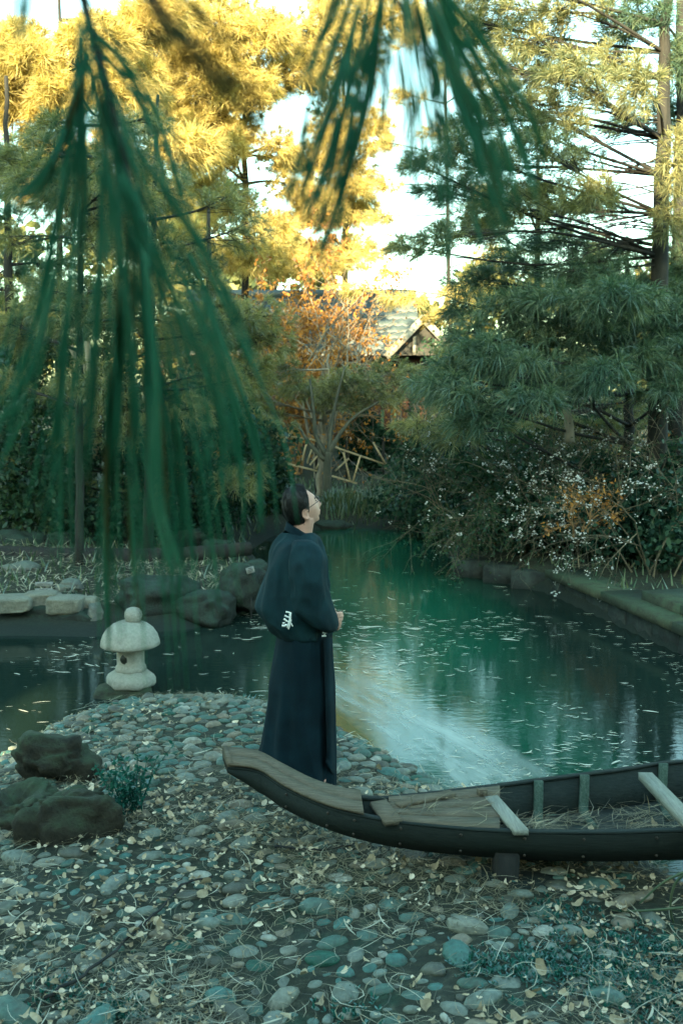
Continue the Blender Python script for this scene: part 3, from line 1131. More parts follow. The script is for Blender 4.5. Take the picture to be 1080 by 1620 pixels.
# ------------------------------------------------------------------ right bank stone edging
wall = thing('stone_edging', 'mossy kerb of long capstones over dark wall blocks on the right bank', 'wall', G(980, 990, W))
A = G(868, 938, W)[:2]
B = G(1080, 1036, W)[:2]
C = B + (B - A) * 1.6
dirw = unit(B - A)
nrm = np.array([dirw[1], -dirw[0]])
if nrm[0] < 0:
    nrm = -nrm          # towards the land on the right
ang = math.atan2(dirw[1], dirw[0])
Rw = rotz(ang)
tot = np.linalg.norm(C - A)
s0 = 0.0
rw = np.random.default_rng(4)
while s0 < tot:
    L = rw.uniform(0.9, 1.5)
    c2 = A + dirw * (s0 + L / 2) + nrm * 0.17
    b = MB()
    b.box((c2[0], c2[1], W + 0.26 + rw.normal(0, 0.006)), (L - 0.012, 0.46, 0.10), Rw, 0.006)
    o = b.build('capstone', M['kerb'], wall)
    s0 += L
s0 = -0.1
while s0 < tot:
    L = rw.uniform(0.35, 0.6)
    c2 = A + dirw * (s0 + L / 2) + nrm * (0.22 + rw.normal(0, 0.012))
    b = MB()
    b.box((c2[0], c2[1], W + 0.06), (L - 0.015, 0.42, 0.29), Rw, 0.012)
    b.build('wall_block', M['wallstone'], wall)
    s0 += L
kerb2 = thing('upper_step', 'mossy green stone step behind the kerb at the right edge', 'step', G(1060, 950, 0.1))
b0 = G(1012, 952, 0.0)[:2]
for i in range(3):
    c2 = b0 + dirw * (0.75 * i + 0.4) + nrm * 0.25
    b = MB()
    b.box((c2[0], c2[1], 0.045), (0.74, 0.5, 0.16), Rw, 0.006)
    b.build('step_stone', M['kerb'], kerb2)
# end return of the wall under the overhanging shrub
b = MB()
ret = thing('bank_revetment', 'dark stone face under the overhanging shrub on the right bank', 'wall', G(800, 935, W))
for i in range(3):
    a0 = G(752 + i * 46, 915 + i * 9, W)
    b = MB()
    b.box((a0[0], a0[1] + 0.22, W + 0.06), (0.44, 0.4, 0.32), rotz(-0.35 + rw.normal(0, 0.03)), 0.012)
    b.build('wall_block', M['wallstone'], ret)

# ------------------------------------------------------------------ boat
boat = thing('wooden_boat', 'dark flat bottomed wooden boat beached on the cobbles before the man', 'boat', (0.6, 5.0, 0))
# stations: near gunwale pixel, far gunwale pixel, heights
STN = [  # px_near, py_near, z_near, px_far, py_far, z_far, hull depth, inset
    (360, 1217, 0.335, 352, 1190, 0.350, 0.022, 0.01),
    (408, 1224, 0.318, 407, 1197, 0.335, 0.112, 0.03),
    (451, 1251, 0.290, 448, 1218, 0.300, 0.118, 0.05),
    (515, 1280, 0.265, 506, 1246, 0.272, 0.122, 0.06),
    (585, 1297, 0.248, 580, 1262, 0.253, 0.155, 0.095),
    (660, 1308, 0.240, 655, 1258, 0.248, 0.165, 0.10),
    (760, 1317, 0.235, 760, 1246, 0.248, 0.172, 0.11),
    (860, 1321, 0.235, 860, 1233, 0.250, 0.180, 0.115),
    (980, 1321, 0.240, 980, 1218, 0.258, 0.185, 0.12),
    (1080, 1318, 0.247, 1080, 1205, 0.265, 0.185, 0.12),
]
near, far_, hd, ins = [], [], [], []
for a, b_, c, d, e, f, h, i_ in STN:
    near.append(G(a, b_, c))
    far_.append(G(d, e, f))
    hd.append(h)
    ins.append(i_)
for ex, zr, wf in [(2.4, 0.262, 1.0), (3.0, 0.29, 0.9), (3.6, 0.33, 0.72)]:      # the stern, out of frame
    n0, f0 = near[9].copy(), far_[9].copy()
    mid = (n0 + f0) / 2 + np.array([ex - n0[0], -(ex - n0[0]) * 0.03, 0])
    h_ = (f0 - n0) / 2 * wf
    near.append(np.array([mid[0], mid[1] - abs(h_[1]), zr]))
    far_.append(np.array([mid[0], mid[1] + abs(h_[1]), zr]))
    hd.append(0.21)
    ins.append(0.15)
NS = 60
near = spline(near, NS)
far_ = spline(far_, NS)
hd = np.interp(np.linspace(0, 1, NS), np.linspace(0, 1, len(hd)), hd)
ins = np.interp(np.linspace(0, 1, NS), np.linspace(0, 1, len(ins)), ins)
ax = unit(far_ - near)
axh = ax.copy()
axh[:, 2] = 0
zv = np.array([0, 0, 1.0])
botn = near + axh * ins[:, None] - zv * hd[:, None]
botf = far_ - axh * ins[:, None] - zv * hd[:, None]
botn[:, 2] = np.minimum(botn[:, 2], botf[:, 2])
botf[:, 2] = botn[:, 2]
TH = 0.028


def plank_strip(name, outer, inner_off, thick_dir, t, mat, parent, label=None):
    """strip between two edge curves, given thickness along thick_dir (n,3)"""
    a, c = outer, inner_off
    ring = np.stack([a, c, c + thick_dir * t, a + thick_dir * t], 1)
    b = MB()
    b.grid(ring, wrap=True, cap0=True, cap1=True)
    return b.build(name, mat, parent, label=label)


def lerp(a, b, t):
    return a * (1 - t) + b * t


# outer sides of two strakes each, with a tiny lap
for nm, top, bot, sgn in (('near', near, botn, 1), ('far', far_, botf, -1)):
    plank_strip('side_plank', top, bot, axh * sgn, TH, M['boat_hull'], boat)
plank_strip('bottom_plank', botn + axh * 0.002, botf - axh * 0.002, np.tile(zv, (NS, 1)), 0.03, M['boat_hull'], boat)
# butt seam and iron nail heads along the near side
b = MB()
for px_ in (452, 520, 563, 640, 730, 830, 930, 1030):
    i_ = min(range(NS), key=lambda q: abs(540 + FPX * near[q][0] / (near[q][1] * CP - (near[q][2] - CAM[2]) * SP) - px_))
    for t_ in (0.14, 0.80):
        c_ = lerp(near[i_], botn[i_], t_) - axh[i_] * 0.003
        b.tube([c_, c_ - axh[i_] * 0.005], 0.007, 6)
b.build('nails', M['metal_dark'], boat, kind='stuff')
# gunwale rails
S_DECK = 24      # index where the bow deck ends
for top, sgn in ((near, 1), (far_, -1)):
    a = top + axh * sgn * 0.002 + zv * 0.001
    plank_strip('gunwale', a, a + axh * sgn * 0.034, np.tile(zv, (NS, 1)), 0.012, M['boat_hull'], boat)
# stem transom board
b = MB()
b.add([near[0] + zv * .036, far_[0] + zv * .036, botf[0], botn[0], near[0] + zv * .036 + [0.03, 0, 0], far_[0] + zv * .036 + [0.03, 0, 0], botf[0] + [0.03, 0, 0], botn[0] + [0.03, 0, 0]],
      [[0, 1, 2, 3], [7, 6, 5, 4], [0, 4, 5, 1], [1, 5, 6, 2], [2, 6, 7, 3], [3, 7, 4, 0]])
b.build('stem_board', M['boat_deck'], boat)
b = MB()
b.add([near[-1], far_[-1], botf[-1], botn[-1], near[-1] - [0.03, 0, 0], far_[-1] - [0.03, 0, 0], botf[-1] - [0.03, 0, 0], botn[-1] - [0.03, 0, 0]],
      [[0, 1, 2, 3], [7, 6, 5, 4], [0, 4, 5, 1], [1, 5, 6, 2], [2, 6, 7, 3], [3, 7, 4, 0]])
b.build('stern_board', M['boat_hull'], boat)


def sidx(px):
    xs = near[:, 0]
    best, bi = 1e9, 0
    for i in range(NS):
        v = near[i] - CAM
        cx_ = 540 + FPX * v[0] / (v[1] * CP - v[2] * SP)
        if abs(cx_ - px) < best:
            best, bi = abs(cx_ - px), i
    return bi


i58, i62, i80 = sidx(585), sidx(618), sidx(800)
# bow deck boards running lengthwise
for k in range(2):
    t0, t1 = -0.02 + k * 0.51, -0.02 + (k + 1) * 0.51 - 0.006
    a = lerp(near, far_, t0)[:i58] + zv * 0.021
    c = lerp(near, far_, t1)[:i58] + zv * 0.021
    plank_strip('deck_board', a, c, np.tile(zv, (i58, 1)), 0.014 + 0.001 * k, M['boat_deck'], boat)
# sunken floor boards amidships of the bow
for k in range(4):
    t0, t1 = 0.05 + k * 0.225, 0.05 + (k + 1) * 0.225 - 0.018
    s_, e_ = i62, i80
    dz = -0.004
    a = lerp(near, far_, t0)[s_:e_] + zv * dz
    c = lerp(near, far_, t1)[s_:e_] + zv * dz
    jj = rng.normal(0, 0.002)
    plank_strip('floor_board', a + zv * jj, c + zv * jj, np.tile(zv, (e_ - s_, 1)), 0.02, M['boat_deck'], boat)


def cross(px0, px1, mat, name, t0=0.03, t1=0.97, dz=0.024, th=0.025, skew=0.0):
    i, j = sidx(px0), sidx(px1)
    j = max(j, i + 1)
    n0, n1, f0, f1 = near[i], near[j], far_[i], far_[j]
    w_ = 1.0
    a0, a1 = lerp(n0, f0, t0), lerp(n1, f1, t0)
    c0, c1 = lerp(n0, f0, t1) + [skew, 0, 0], lerp(n1, f1, t1) + [skew, 0, 0]
    z_ = zv * dz
    V = [a0 + z_, a1 + z_, c1 + z_, c0 + z_]
    V = V + [v + zv * th for v in V]
    b = MB()
    b.add(V, [[0, 3, 2, 1], [4, 5, 6, 7], [0, 1, 5, 4], [1, 2, 6, 5], [2, 3, 7, 6], [3, 0, 4, 7]])
    return b.build(name, mat, boat)


def crossp(near_px, far_px, wid, mat, name, zn, th=0.025, label=None):
    """cross timber whose top centre line runs between two photo pixels at heights zn"""
    a = G(*near_px, zn)
    c = G(*far_px, zn)
    d = unit(c - a)
    s = np.array([d[1], -d[0], 0]) * wid / 2
    V = [a - s, a + s, c + s, c - s]
    V = [v - zv * th for v in V] + V
    V = np.array(V) + rng.normal(0, 0.002, (8, 3))
    b = MB()
    b.add(V, [[0, 3, 2, 1], [4, 5, 6, 7], [0, 1, 5, 4], [1, 2, 6, 5], [2, 3, 7, 6], [3, 0, 4, 7]])
    return b.build(name, mat, boat, label=label)


crossp((622, 1298), (598, 1266), 0.085, M['boat_deck'], 'deck_beam', 0.265)
crossp((628, 1270), (716, 1252), 0.055, M['boat_deck'], 'side_batten', 0.278, 0.022)
crossp((824, 1313), (776, 1259), 0.07, M['boat_pale'], 'thwart', 0.262, 0.026)
crossp((1112, 1318), (1020, 1222), 0.075, M['boat_pale'], 'thwart', 0.300, 0.04, 'bleached pale thwart at the right of the boat')


def rib(px, py0, py1, dx):
    """curved frame on the far inner side that runs down to the floor"""
    i = sidx(px)
    f0 = far_[i] - axh[i] * 0.045
    b0_ = botf[i] - axh[i] * 0.03 + zv * 0.05
    q = [f0 + zv * 0.01, lerp(f0, b0_, 0.5), b0_, lerp(b0_, botn[i] + zv * 0.045, 0.4) + [dx, 0, 0]]
    q = spline(q, 10)
    b = MB()
    ring = []
    for p in q:
        ring.append([p + [-0.022, 0.02, 0], p + [0.022, 0.02, 0], p + [0.022, -0.024, 0.012], p + [-0.022, -0.024, 0.012]])
    b.grid(np.array(ring), True, True, True)
    b.build('rib', M['boat_rib'], boat)


rib(848, 0, 0, 0.0)
rib(935, 0, 0, 0.05)
rib(1030, 0, 0, 0.05)
# inner floor
fl0 = sidx(800)
for k in range(3):
    t0, t1 = 0.04 + k * 0.31, 0.04 + (k + 1) * 0.31 - 0.01
    a = lerp(botn, botf, t0)[fl0:] + zv * 0.034
    c = lerp(botn, botf, t1)[fl0:] + zv * 0.034
    plank_strip('bottom_board', a, c, np.tile(zv, (len(a), 1)), 0.016, M['boat_inner'], boat)
# loose mossy board inside and block
b = MB()
lb = G(880, 1287, 0.09)
b.box(lb, (0.16, 0.10, 0.02), rotz(0.2) @ roty(0.1))
b.build('loose_board', M['boat_rib'], boat)
b = MB()
lb = G(762, 1254, 0.27)
b.box(lb, (0.04, 0.035, 0.04), rotz(0.5))
b.build('peg', M['boat_deck'], boat)
# dead grass and needles in the boat
nb = 700
ti = rl.integers(sidx(640), sidx(1100), nb)
tt = rl.uniform(0.12, 0.85, nb)
base = lerp(near[ti], far_[ti], tt[:, None])
low = lerp(botn[ti], botf[ti], tt[:, None])
zb = np.where(ti < i80, base[:, 2] - 0.004, low[:, 2] + 0.055)
keepb = (ti >= i80) | (rl.random(nb) < 0.35)
nk = keepb.sum()
V, Q = blades(np.where(ti < i80, base[:, 0], low[:, 0])[keepb], np.where(ti < i80, base[:, 1], low[:, 1])[keepb], zb[keepb] + rl.uniform(0, 0.03, nk), rl.uniform(0.06, 0.22, nk), rl.uniform(0.002, 0.005, nk), rl.normal(0.1, 0.8, nk), rl.normal(0.01, 0.03, nk), rl.normal(0, 0.6, nk), 3)
o = obj('boat_litter', V, Q, M['dry_needle'], kind='stuff')
o['label'] = 'dry grass and needles lying inside the boat'
for (px, py) in [(829, 1278), (935, 1318), (1002, 1310), (1035, 1312), (700, 1270)]:
    c = G(px, py, 0.10 if px > 800 else 0.24)
    o = bpy.data.objects.new('fallen_leaf', leaf_me[px % 8])
    o.location = c + np.array([0, 0, 0.02])
    o.rotation_euler = (0.2, 0.2, px)
    o.scale = (0.05,) * 3
    COL.objects.link(o)
    o.parent = ground
# trestle block and shelf under the boat
tr = thing('boat_support', 'dark timber block propping up the boat hull above the slope', 'support', G(795, 1390, -0.02))
c = G(797, 1372, 0.0)
b = MB()
b.box((c[0], c[1] - 0.05, -0.02), (0.10, 0.10, 0.24), rotz(0.1), 0.004)
b.build('post', M['bark'], tr)
c = G(830, 1400, -0.06)
b = MB()
b.box((c[0], c[1], -0.05), (0.42, 0.16, 0.05), rotz(-0.1) @ roty(0.1), 0.006)
b.build('sole_timber', M['boat_hull'], tr)
# arching stalks at the right edge
for k, pix in enumerate([[(950, 1440), (1010, 1441), (1100, 1434)], [(1010, 1430), (1050, 1395), (1100, 1372)], [(1075, 1490), (1060, 1440), (1066, 1400), (1085, 1380)]]):
    pts = [P(a, c_, 4.25 - 0.04 * i) for i, (a, c_) in enumerate(pix)]
    b = MB()
    b.tube(spline(pts, 16), np.linspace(0.004, 0.007, 16), 5)
    tag(b.build('bent_stalk', M['reed'], smooth=True), ['level blue green stalk poking in at the lower right edge', 'slanting green stalk under the boat at the right edge', 'upright curved stalk beside the slope at the right edge'][k], 'stalk')

# ------------------------------------------------------------------ the man
PY = 5.65
man = thing('person', 'man in dark robe and glasses standing behind the boat looking up', 'person', P(470, 1256, PY))
man.location.z = 0.0
UP = PY / FPX / CP


def ring_rows(rows, n=48, Yc=PY, folds=0.0, kf=7, seed=0.0, pw=2.0):
    out = []
    nr_ = len(rows)
    for i, row in enumerate(rows):
        py, xl, xr, hd_ = row[:4]
        yc = Yc + (row[4] if len(row) > 4 else 0.0)
        pl, pr = P(xl, py, yc), P(xr, py, yc)
        cx_, hw_ = (pl[0] + pr[0]) / 2, (pr[0] - pl[0]) / 2
        a = np.arange(n) * 2 * np.pi / n
        t = i / max(1, nr_ - 1)
        f = 1 + folds * (0.3 + 0.7 * t) * (np.sin(kf * a + seed + t * 1.5) * 0.6 + np.sin((kf * 2 + 1) * a + seed * 2.3 - t * 2.0) * 0.4)
        ca, sa = np.cos(a), np.sin(a)
        ex = 2.0 / pw
        out.append(np.stack([cx_ + hw_ * np.sign(ca) * np.abs(ca) ** ex * f, yc + hd_ * np.sign(sa) * np.abs(sa) ** ex * f, np.full(n, (pl[2] + pr[2]) / 2)], -1))
    return np.array(out)


def interp_rows(rows, n):
    r_ = np.array([list(r) + [0.0] * (5 - len(r)) for r in rows], float)
    return [tuple(x) for x in spline(r_, n)]


# --- body: one continuous skin (remeshed union of lofted limbs)
bb = MB()


def limb(pts, rads, sides=14, flat=1.0):
    q = spline(pts, 14)
    rr = np.interp(np.linspace(0, 1, 14), np.linspace(0, 1, len(rads)), rads)
    bb.tube(q, rr, sides, True, flat)


hip = P(480, 1010, PY)
for sy in (-1, 1):
    yo = PY + sy * 0.10
    an = np.array([hip[0] - 0.09 + 0.03 * (sy < 0), yo, 0.09])
    limb([(hip[0], PY + sy * 0.08, hip[2]), (hip[0] + 0.01, yo, 0.50), an, an + [0, 0, -0.06]], [0.09, 0.062, 0.042, 0.04])
    limb([an + [-0.05, 0, -0.055], an + [0.05, 0, -0.055], an + [0.14, sy * 0.01, -0.062], an + [0.19, sy * 0.01, -0.066]], [0.036, 0.042, 0.04, 0.022], 12, 0.7)
# torso
trows = interp_rows([(852, 462, 492, 0.09), (870, 450, 500, 0.17), (900, 446, 506, 0.16), (950, 448, 506, 0.14), (985, 447, 508, 0.145), (1020, 445, 512, 0.15), (1040, 452, 508, 0.12)], 16)
bb.grid(ring_rows(trows, 28), True, True, True)
# neck
nk0, nk1 = P(474, 856, PY), P(482, 818, PY)
limb([nk0, (nk0 + nk1) / 2 + [0.004, 0, 0], nk1], [0.066, 0.056, 0.056])
# arms: shoulder, elbow, wrist
HANDS = []
for sy, wr in ((-1, P(507, 981, PY - 0.14)), (1, P(505, 984, PY + 0.05))):
    sh = P(482, 872, PY)
    sh[1] = PY + sy * 0.17
    el = P(488, 955, PY)
    el[1] = PY + sy * 0.21
    limb([sh, (sh + el) / 2 + [0.0, sy * 0.008, 0], el], [0.045, 0.036, 0.030])
    limb([el, (el + wr) / 2, wr], [0.030, 0.028, 0.024])
    HANDS.append((sy, el, wr))
# hands: palm, four unequal curled fingers and a thumb
for sy, el, wr in HANDS:
    d = unit(np.array([0.95, -sy * 0.30, 0.02]))
    up = np.array([0, 0, 1.0])
    sd2 = np.cross(d, up)
    palm_c = wr + d * 0.045
    limb([wr - d * 0.01, palm_c, wr + d * 0.085], [0.026, 0.038, 0.034], 12, 0.5)
    for fi, (off, ln) in enumerate(zip((0.028, 0.010, -0.009, -0.026), (0.072, 0.080, 0.074, 0.058))):
        b0_ = wr + d * 0.082 + up * off
        inw = -sd2 * (-sy)
        q = [b0_, b0_ + d * ln * 0.42 + inw * 0.004, b0_ + d * ln * 0.70 + inw * ln * 0.35 - up * 0.004, b0_ + d * ln * 0.62 + inw * ln * 0.68 - up * 0.006]
        limb(q, [0.0105, 0.0098, 0.009, 0.0072], 8)
    tb = wr + d * 0.03 + up * 0.028
    limb([tb, tb + d * 0.028 + up * 0.022, tb + d * 0.062 + up * 0.022 - sd2 * 0.01], [0.013, 0.0115, 0.008], 8)
# head
hc = P(477, 803, PY)
TILT = R(-24)
TURN = R(21)
RH = rotz(TURN) @ roty(TILT)
nt_, np_ = 64, 44
az_ = np.arange(nt_) * 2 * np.pi / nt_
el_ = np.linspace(-np.pi / 2, np.pi / 2, np_)
AZ, EL = np.meshgrid(az_, el_)
AZd = np.degrees((AZ + np.pi) % (2 * np.pi) - np.pi)
ELd = np.degrees(EL)
hx = 0.094 * np.cos(EL) * np.cos(AZ)
hy = 0.074 * np.cos(EL) * np.sin(AZ)
hz = 0.118 * np.sin(EL)
jaw = np.clip((-hz - 0.02) / 0.09, 0, 1)
hy = hy * (1 - 0.30 * jaw)
hx = np.where(hx < 0, hx * (1 - 0.38 * jaw), hx * (1 + 0.02 * jaw))
hx = hx + 0.010 * jaw
gs = lambda a0, e0, sa, se: np.exp(-((AZd - a0) / sa) ** 2 - ((ELd - e0) / se) ** 2)
add = (0.024 * gs(0, -13, 11, 8) + 0.012 * gs(0, -2, 8, 12) + 0.005 * gs(0, 16, 35, 8) - 0.010 * (gs(20, 4, 11, 7) + gs(-20, 4, 11, 7))
       + 0.013 * gs(0, -30, 17, 4) + 0.012 * gs(0, -39, 16, 4) - 0.004 * gs(0, -34.5, 18, 2.5) - 0.004 * gs(0, -46, 20, 4) + 0.014 * gs(0, -58, 22, 9)
       + 0.003 * (gs(48, -12, 16, 12) + gs(-48, -12, 16, 12)) + 0.004 * gs(180, 10, 60, 30) + 0.0035 * (gs(20, 3, 6, 3.5) + gs(-20, 3, 6, 3.5)))
dirv = np.stack([np.cos(EL) * np.cos(AZ), np.cos(EL) * np.sin(AZ), np.sin(EL)], -1)
HV = np.stack([hx, hy, hz], -1) + dirv * add[..., None]
bb.grid(HV @ RH.T + hc, True)
# ears
for sy in (-1, 1):
    a = np.linspace(0.3, 5.4, 14)
    ear = np.stack([-0.008 + 0.019 * np.cos(a) - 0.004, np.full(14, sy * 0.073) + sy * 0.006 * np.abs(np.cos(a / 2)), -0.026 + 0.031 * np.sin(a)], -1)
    bb.tube(ear @ RH.T + hc, 0.0065, 8)
    inn = np.array([[-0.012, sy * 0.066, -0.048], [-0.012, sy * 0.071, -0.002]])
    bb.tube(inn @ RH.T + hc, [0.012, 0.015], 8)
V, F = bb.arrays()
tmp = obj('body_raw', V, F, M['skin'])
md = tmp.modifiers.new('remesh', 'REMESH')
md.mode = 'VOXEL'
md.voxel_size = 0.0056
dg = bpy.context.evaluated_depsgraph_get()
bme = bpy.data.meshes.new_from_object(tmp.evaluated_get(dg))
bpy.data.objects.remove(tmp)
bme.polygons.foreach_set('use_smooth', np.ones(len(bme.polygons), dtype=bool))
bme.materials.clear()
bme.materials.append(M['skin'])
body = bpy.data.objects.new('body', bme)
link(body, man)

# --- robe, haori, sleeves
rrows = interp_rows([(985, 446, 516, 0.165), (1005, 440, 521, 0.175), (1050, 433, 523, 0.19), (1100, 427, 525, 0.20), (1150, 419, 527, 0.215), (1200, 412, 528, 0.225), (1250, 408, 527, 0.235)], 50)
b = MB()
rr_ = ring_rows(rrows, 120, folds=0.025, kf=7, seed=1.2)
qd = rr_ * np.array([10, 10, 1.3])
fall = np.linspace(0.35, 1.0, len(rr_))[:, None]
rr_ = rr_ + unit((rr_ - rr_.mean(1, keepdims=True)) * [1, 1, 0]) * (0.034 * fall * ((1 - 2 * np.abs(vnoise(qd, 1.0))) * 0.7 + (1 - 2 * np.abs(vnoise(qd * 2 + 3, 1.0))) * 0.3))[..., None]
b.grid(rr_, True, True, False)
robe = b.build('robe', M['robe'], man, True)
# overlapping front panel edge
b = MB()
q0 = [P(526, 1010, PY - 0.1), P(528, 1100, PY - 0.1), P(530, 1200, PY - 0.09), P(528, 1228, PY - 0.09)]
q1 = [P(512, 1010, PY - 0.17), P(514, 1100, PY - 0.19), P(517, 1190, PY - 0.2), P(515, 1206, PY - 0.2)]
q0, q1 = spline(q0, 16), spline(q1, 16)
ring = np.stack([q0, q1, q1 + [0.0, 0.012, 0], q0 + [-0.012, 0.006, 0]], 1)
b.grid(ring, True, True, True)
b.build('robe_panel', M['robe'], man, True)

hrows = interp_rows([(841, 452, 489, 0.070), (846, 446, 497, 0.100), (855, 439, 505, 0.145), (866, 434, 510, 0.178), (882, 430, 514, 0.196), (905, 422, 516.5, 0.204), (930, 412, 518.5, 0.205), (945, 406, 520, 0.203), (956, 403.5, 520.5, 0.20), (966, 407, 521, 0.197), (982, 419, 521, 0.186), (1004, 438, 521, 0.174)], 60)
b = MB()


def drape(v, sx, sz, amp, seed):
    """long creases: ridged noise stretched along the fall of the cloth"""
    q = v * np.array([sx, sx, sz]) + seed
    r1 = 1 - np.abs(vnoise(q, 1.0)) * 2
    r2 = 1 - np.abs(vnoise(q * 2.1 + 5, 1.0)) * 2
    cen = v.mean(1, keepdims=True)
    d_ = v - cen
    d_[..., 2] = 0
    return v + unit(d_) * (amp * (r1 * 0.65 + r2 * 0.35))[..., None]


hr = ring_rows(hrows, 120, folds=0.02, kf=5, seed=0.4)
hr = drape(hr, 9.0, 2.6, 0.026, 3.0)
inner = hr[-1] * 0.96 + hr[-1].mean(0) * 0.04
b.grid(np.concatenate([hr, inner[None], (inner + [0, 0, 0.05])[None]]), True)
haori = b.build('jacket', M['haori'], man, True)
# collar band round the neck
b = MB()
a = np.linspace(0, 2 * np.pi, 40, endpoint=False)
c0 = P(473, 840, PY)
crow = []
for zz_, k_ in ((-0.02, 1.12), (0.004, 1.02), (0.022, 0.98), (0.022, 0.88), (-0.01, 0.88)):
    crow.append(np.stack([c0[0] + 0.075 * k_ * np.cos(a), c0[1] + 0.078 * k_ * np.sin(a), c0[2] + zz_ - 0.42 * (0.075 * np.cos(a)) - 0.018 * np.clip(np.cos(a), 0, 1)], -1))
b.grid(np.array(crow), True)
b.build('collar', M['robe'], man, True)

for sy in (-1, 1):
    yo = PY + sy * 0.185
    if sy < 0:
        srows = interp_rows([(855, 464, 492, 0.035, 0.03), (864, 461, 503, 0.06, 0.02), (880, 460, 510, 0.075, 0.0), (905, 461, 514, 0.082, -0.01), (930, 463, 518, 0.085, -0.01), (950, 464, 523, 0.085, 0.0), (965, 466, 528, 0.095, 0.015), (975, 474, 532, 0.105, 0.03), (985, 488, 533.5, 0.105, 0.045), (992, 503, 531, 0.09, 0.055), (997, 512, 527, 0.05, 0.06)], 50)
    else:
        srows = interp_rows([(855, 464, 492, 0.035, -0.03), (864, 461, 503, 0.06, -0.02), (880, 460, 510, 0.075, 0.0), (930, 463, 516, 0.085, 0.01), (965, 466, 524, 0.085, -0.03), (985, 490, 524, 0.07, -0.06), (992, 508, 520, 0.04, -0.07)], 26)
    b = MB()
    sr = ring_rows(srows, 80, Yc=yo, folds=0.045, kf=4, seed=2.0 + sy)
    sr = drape(sr, 12.0, 5.0, 0.018, 7.0 + sy)
    b.grid(sr, True, True, True)
    b.build('sleeve', M['haori'], man, True)

# obi: striped white strips at the back and at the front
ob = MB()
ob.grid(ring_rows(interp_rows([(962, 446, 518, 0.172), (980, 444, 519, 0.176), (1002, 442, 521, 0.180)], 8), 48), True)
obi = ob.build('sash', M['robe'], man, True)


def strip(parent, pix, wd, Yd, name='stripe'):
    q = spline([P(a, c_, Yd) for a, c_ in pix], 8)
    b = MB()
    b.tube(q, np.linspace(wd * 1.6, wd * 1.2, 8) * UP, 6, True, 0.6)
    b.build(name, M['white_cloth'], parent, True)


YB = PY - 0.245
for pix, wd in [([(452, 968), (457, 969), (461, 971)], 1.7), ([(450, 974), (455, 976), (460, 978)], 1.7), ([(449, 979), (453, 982), (458, 985)], 1.8), ([(446, 990), (450, 990), (454, 988)], 2.2),
                ([(459, 969), (459, 978), (457, 986), (454, 993)], 2.0), ([(460, 980), (458, 990), (456, 995)], 1.5), ([(460, 986), (463, 991)], 1.2), ([(447, 986), (451, 985)], 1.3)]:
    strip(obi, pix, wd, YB)
YF = PY - 0.19
for pix, wd in [([(509, 1006), (516, 1006)], 1.6), ([(510, 1001), (517, 1001)], 1.5), ([(511, 996), (519, 996)], 1.5), ([(518, 991), (522, 993)], 1.4), ([(514, 996), (513, 1006)], 1.0)]:
    strip(obi, pix, wd, YF)

# hair: cap shell over the skull with combed strands
b = MB()
hair_mask_front = 26.0
na, ne = 72, 26
azh = np.arange(na) * 2 * np.pi / na
azd = np.degrees((azh + np.pi) % (2 * np.pi) - np.pi)
low = np.interp(np.abs(azd), [0, 25, 42, 54, 64, 74, 84, 92, 104, 118, 150, 180], [50, 48, 42, 32, 18, 4, -14, -6, -8, -42, -48, -50])
rows = []
for k_ in range(ne):
    t = k_ / (ne - 1)
    e = np.radians(low + (90 - low) * t)
    rx_, ry_, rz_ = 0.100, 0.081, 0.126
    edge = np.clip(t * 7, 0.0, 1) ** 0.6
    ex = 0.985 - 0.03 * (1 - edge) + edge * 0.075 + 0.03 * np.clip(np.cos(azh - np.pi) * 0.6, 0, 1) * edge
    V_ = np.stack([rx_ * np.cos(e) * np.cos(azh), ry_ * np.cos(e) * np.sin(azh), rz_ * np.sin(e)], -1)
    low_part = np.clip((-V_[:, 2] - 0.02) / 0.1, 0, 1)
    V_[:, 0] = np.where(V_[:, 0] < 0, V_[:, 0] * (1 - 0.28 * low_part), V_[:, 0])
    V_ = V_ * ex[:, None]
    nz_ = vnoise(np.stack([V_[:, 0] * 26, V_[:, 1] * 26, V_[:, 2] * 9], -1), 1.0)
    V_ = V_ * (1 + 0.035 * nz_[:, None] * edge)
    rows.append(V_ @ RH.T + hc)
rows = np.array(rows)
b.grid(rows, True, False, True)
hair = b.build('hair', M['hair'], man, True)
# loose strands on top of the shell
rh = np.random.default_rng(3)
b = MB()
for i in range(700):
    r0 = rh.integers(5, ne - 1)
    c_ = rh.integers(0, na)
    p0 = rows[r0, c_]
    nv = unit(p0 - hc)
    dn = rows[max(0, r0 - 4), c_] - p0
    q = [p0 - nv * 0.002, p0 + dn * 0.6 + nv * 0.005, p0 + dn * 1.15 + nv * rh.uniform(0.0, 0.007) + rh.normal(0, 0.003, 3)]
    b.tube(spline(q, 4), [0.0022, 0.002, 0.0015, 0.0004], 3, False)
b.build('loose_strands', M['hair'], hair)
# eyebrow and eyes
for sy in (-1, 1):
    a = np.radians(np.linspace(12, 36, 8)) * sy
    q = np.stack([0.101 * np.cos(a) * 0.98, 0.080 * np.sin(a), np.full(8, 0.022) + 0.004 * np.sin(np.linspace(0, 3, 8))], -1)
    b = MB()
    b.tube(q @ RH.T + hc, 0.0028, 6)
    b.build('eyebrow', M['hair'], man)
    q = np.stack([0.0945 * np.cos(a[1:6]), 0.078 * np.sin(a[1:6]), np.full(5, 0.006)], -1)
    b = MB()
    b.tube(q @ RH.T + hc, [0.0012, 0.0032, 0.0038, 0.003, 0.001], 6)
    b.build('eye', M['hair'], man)
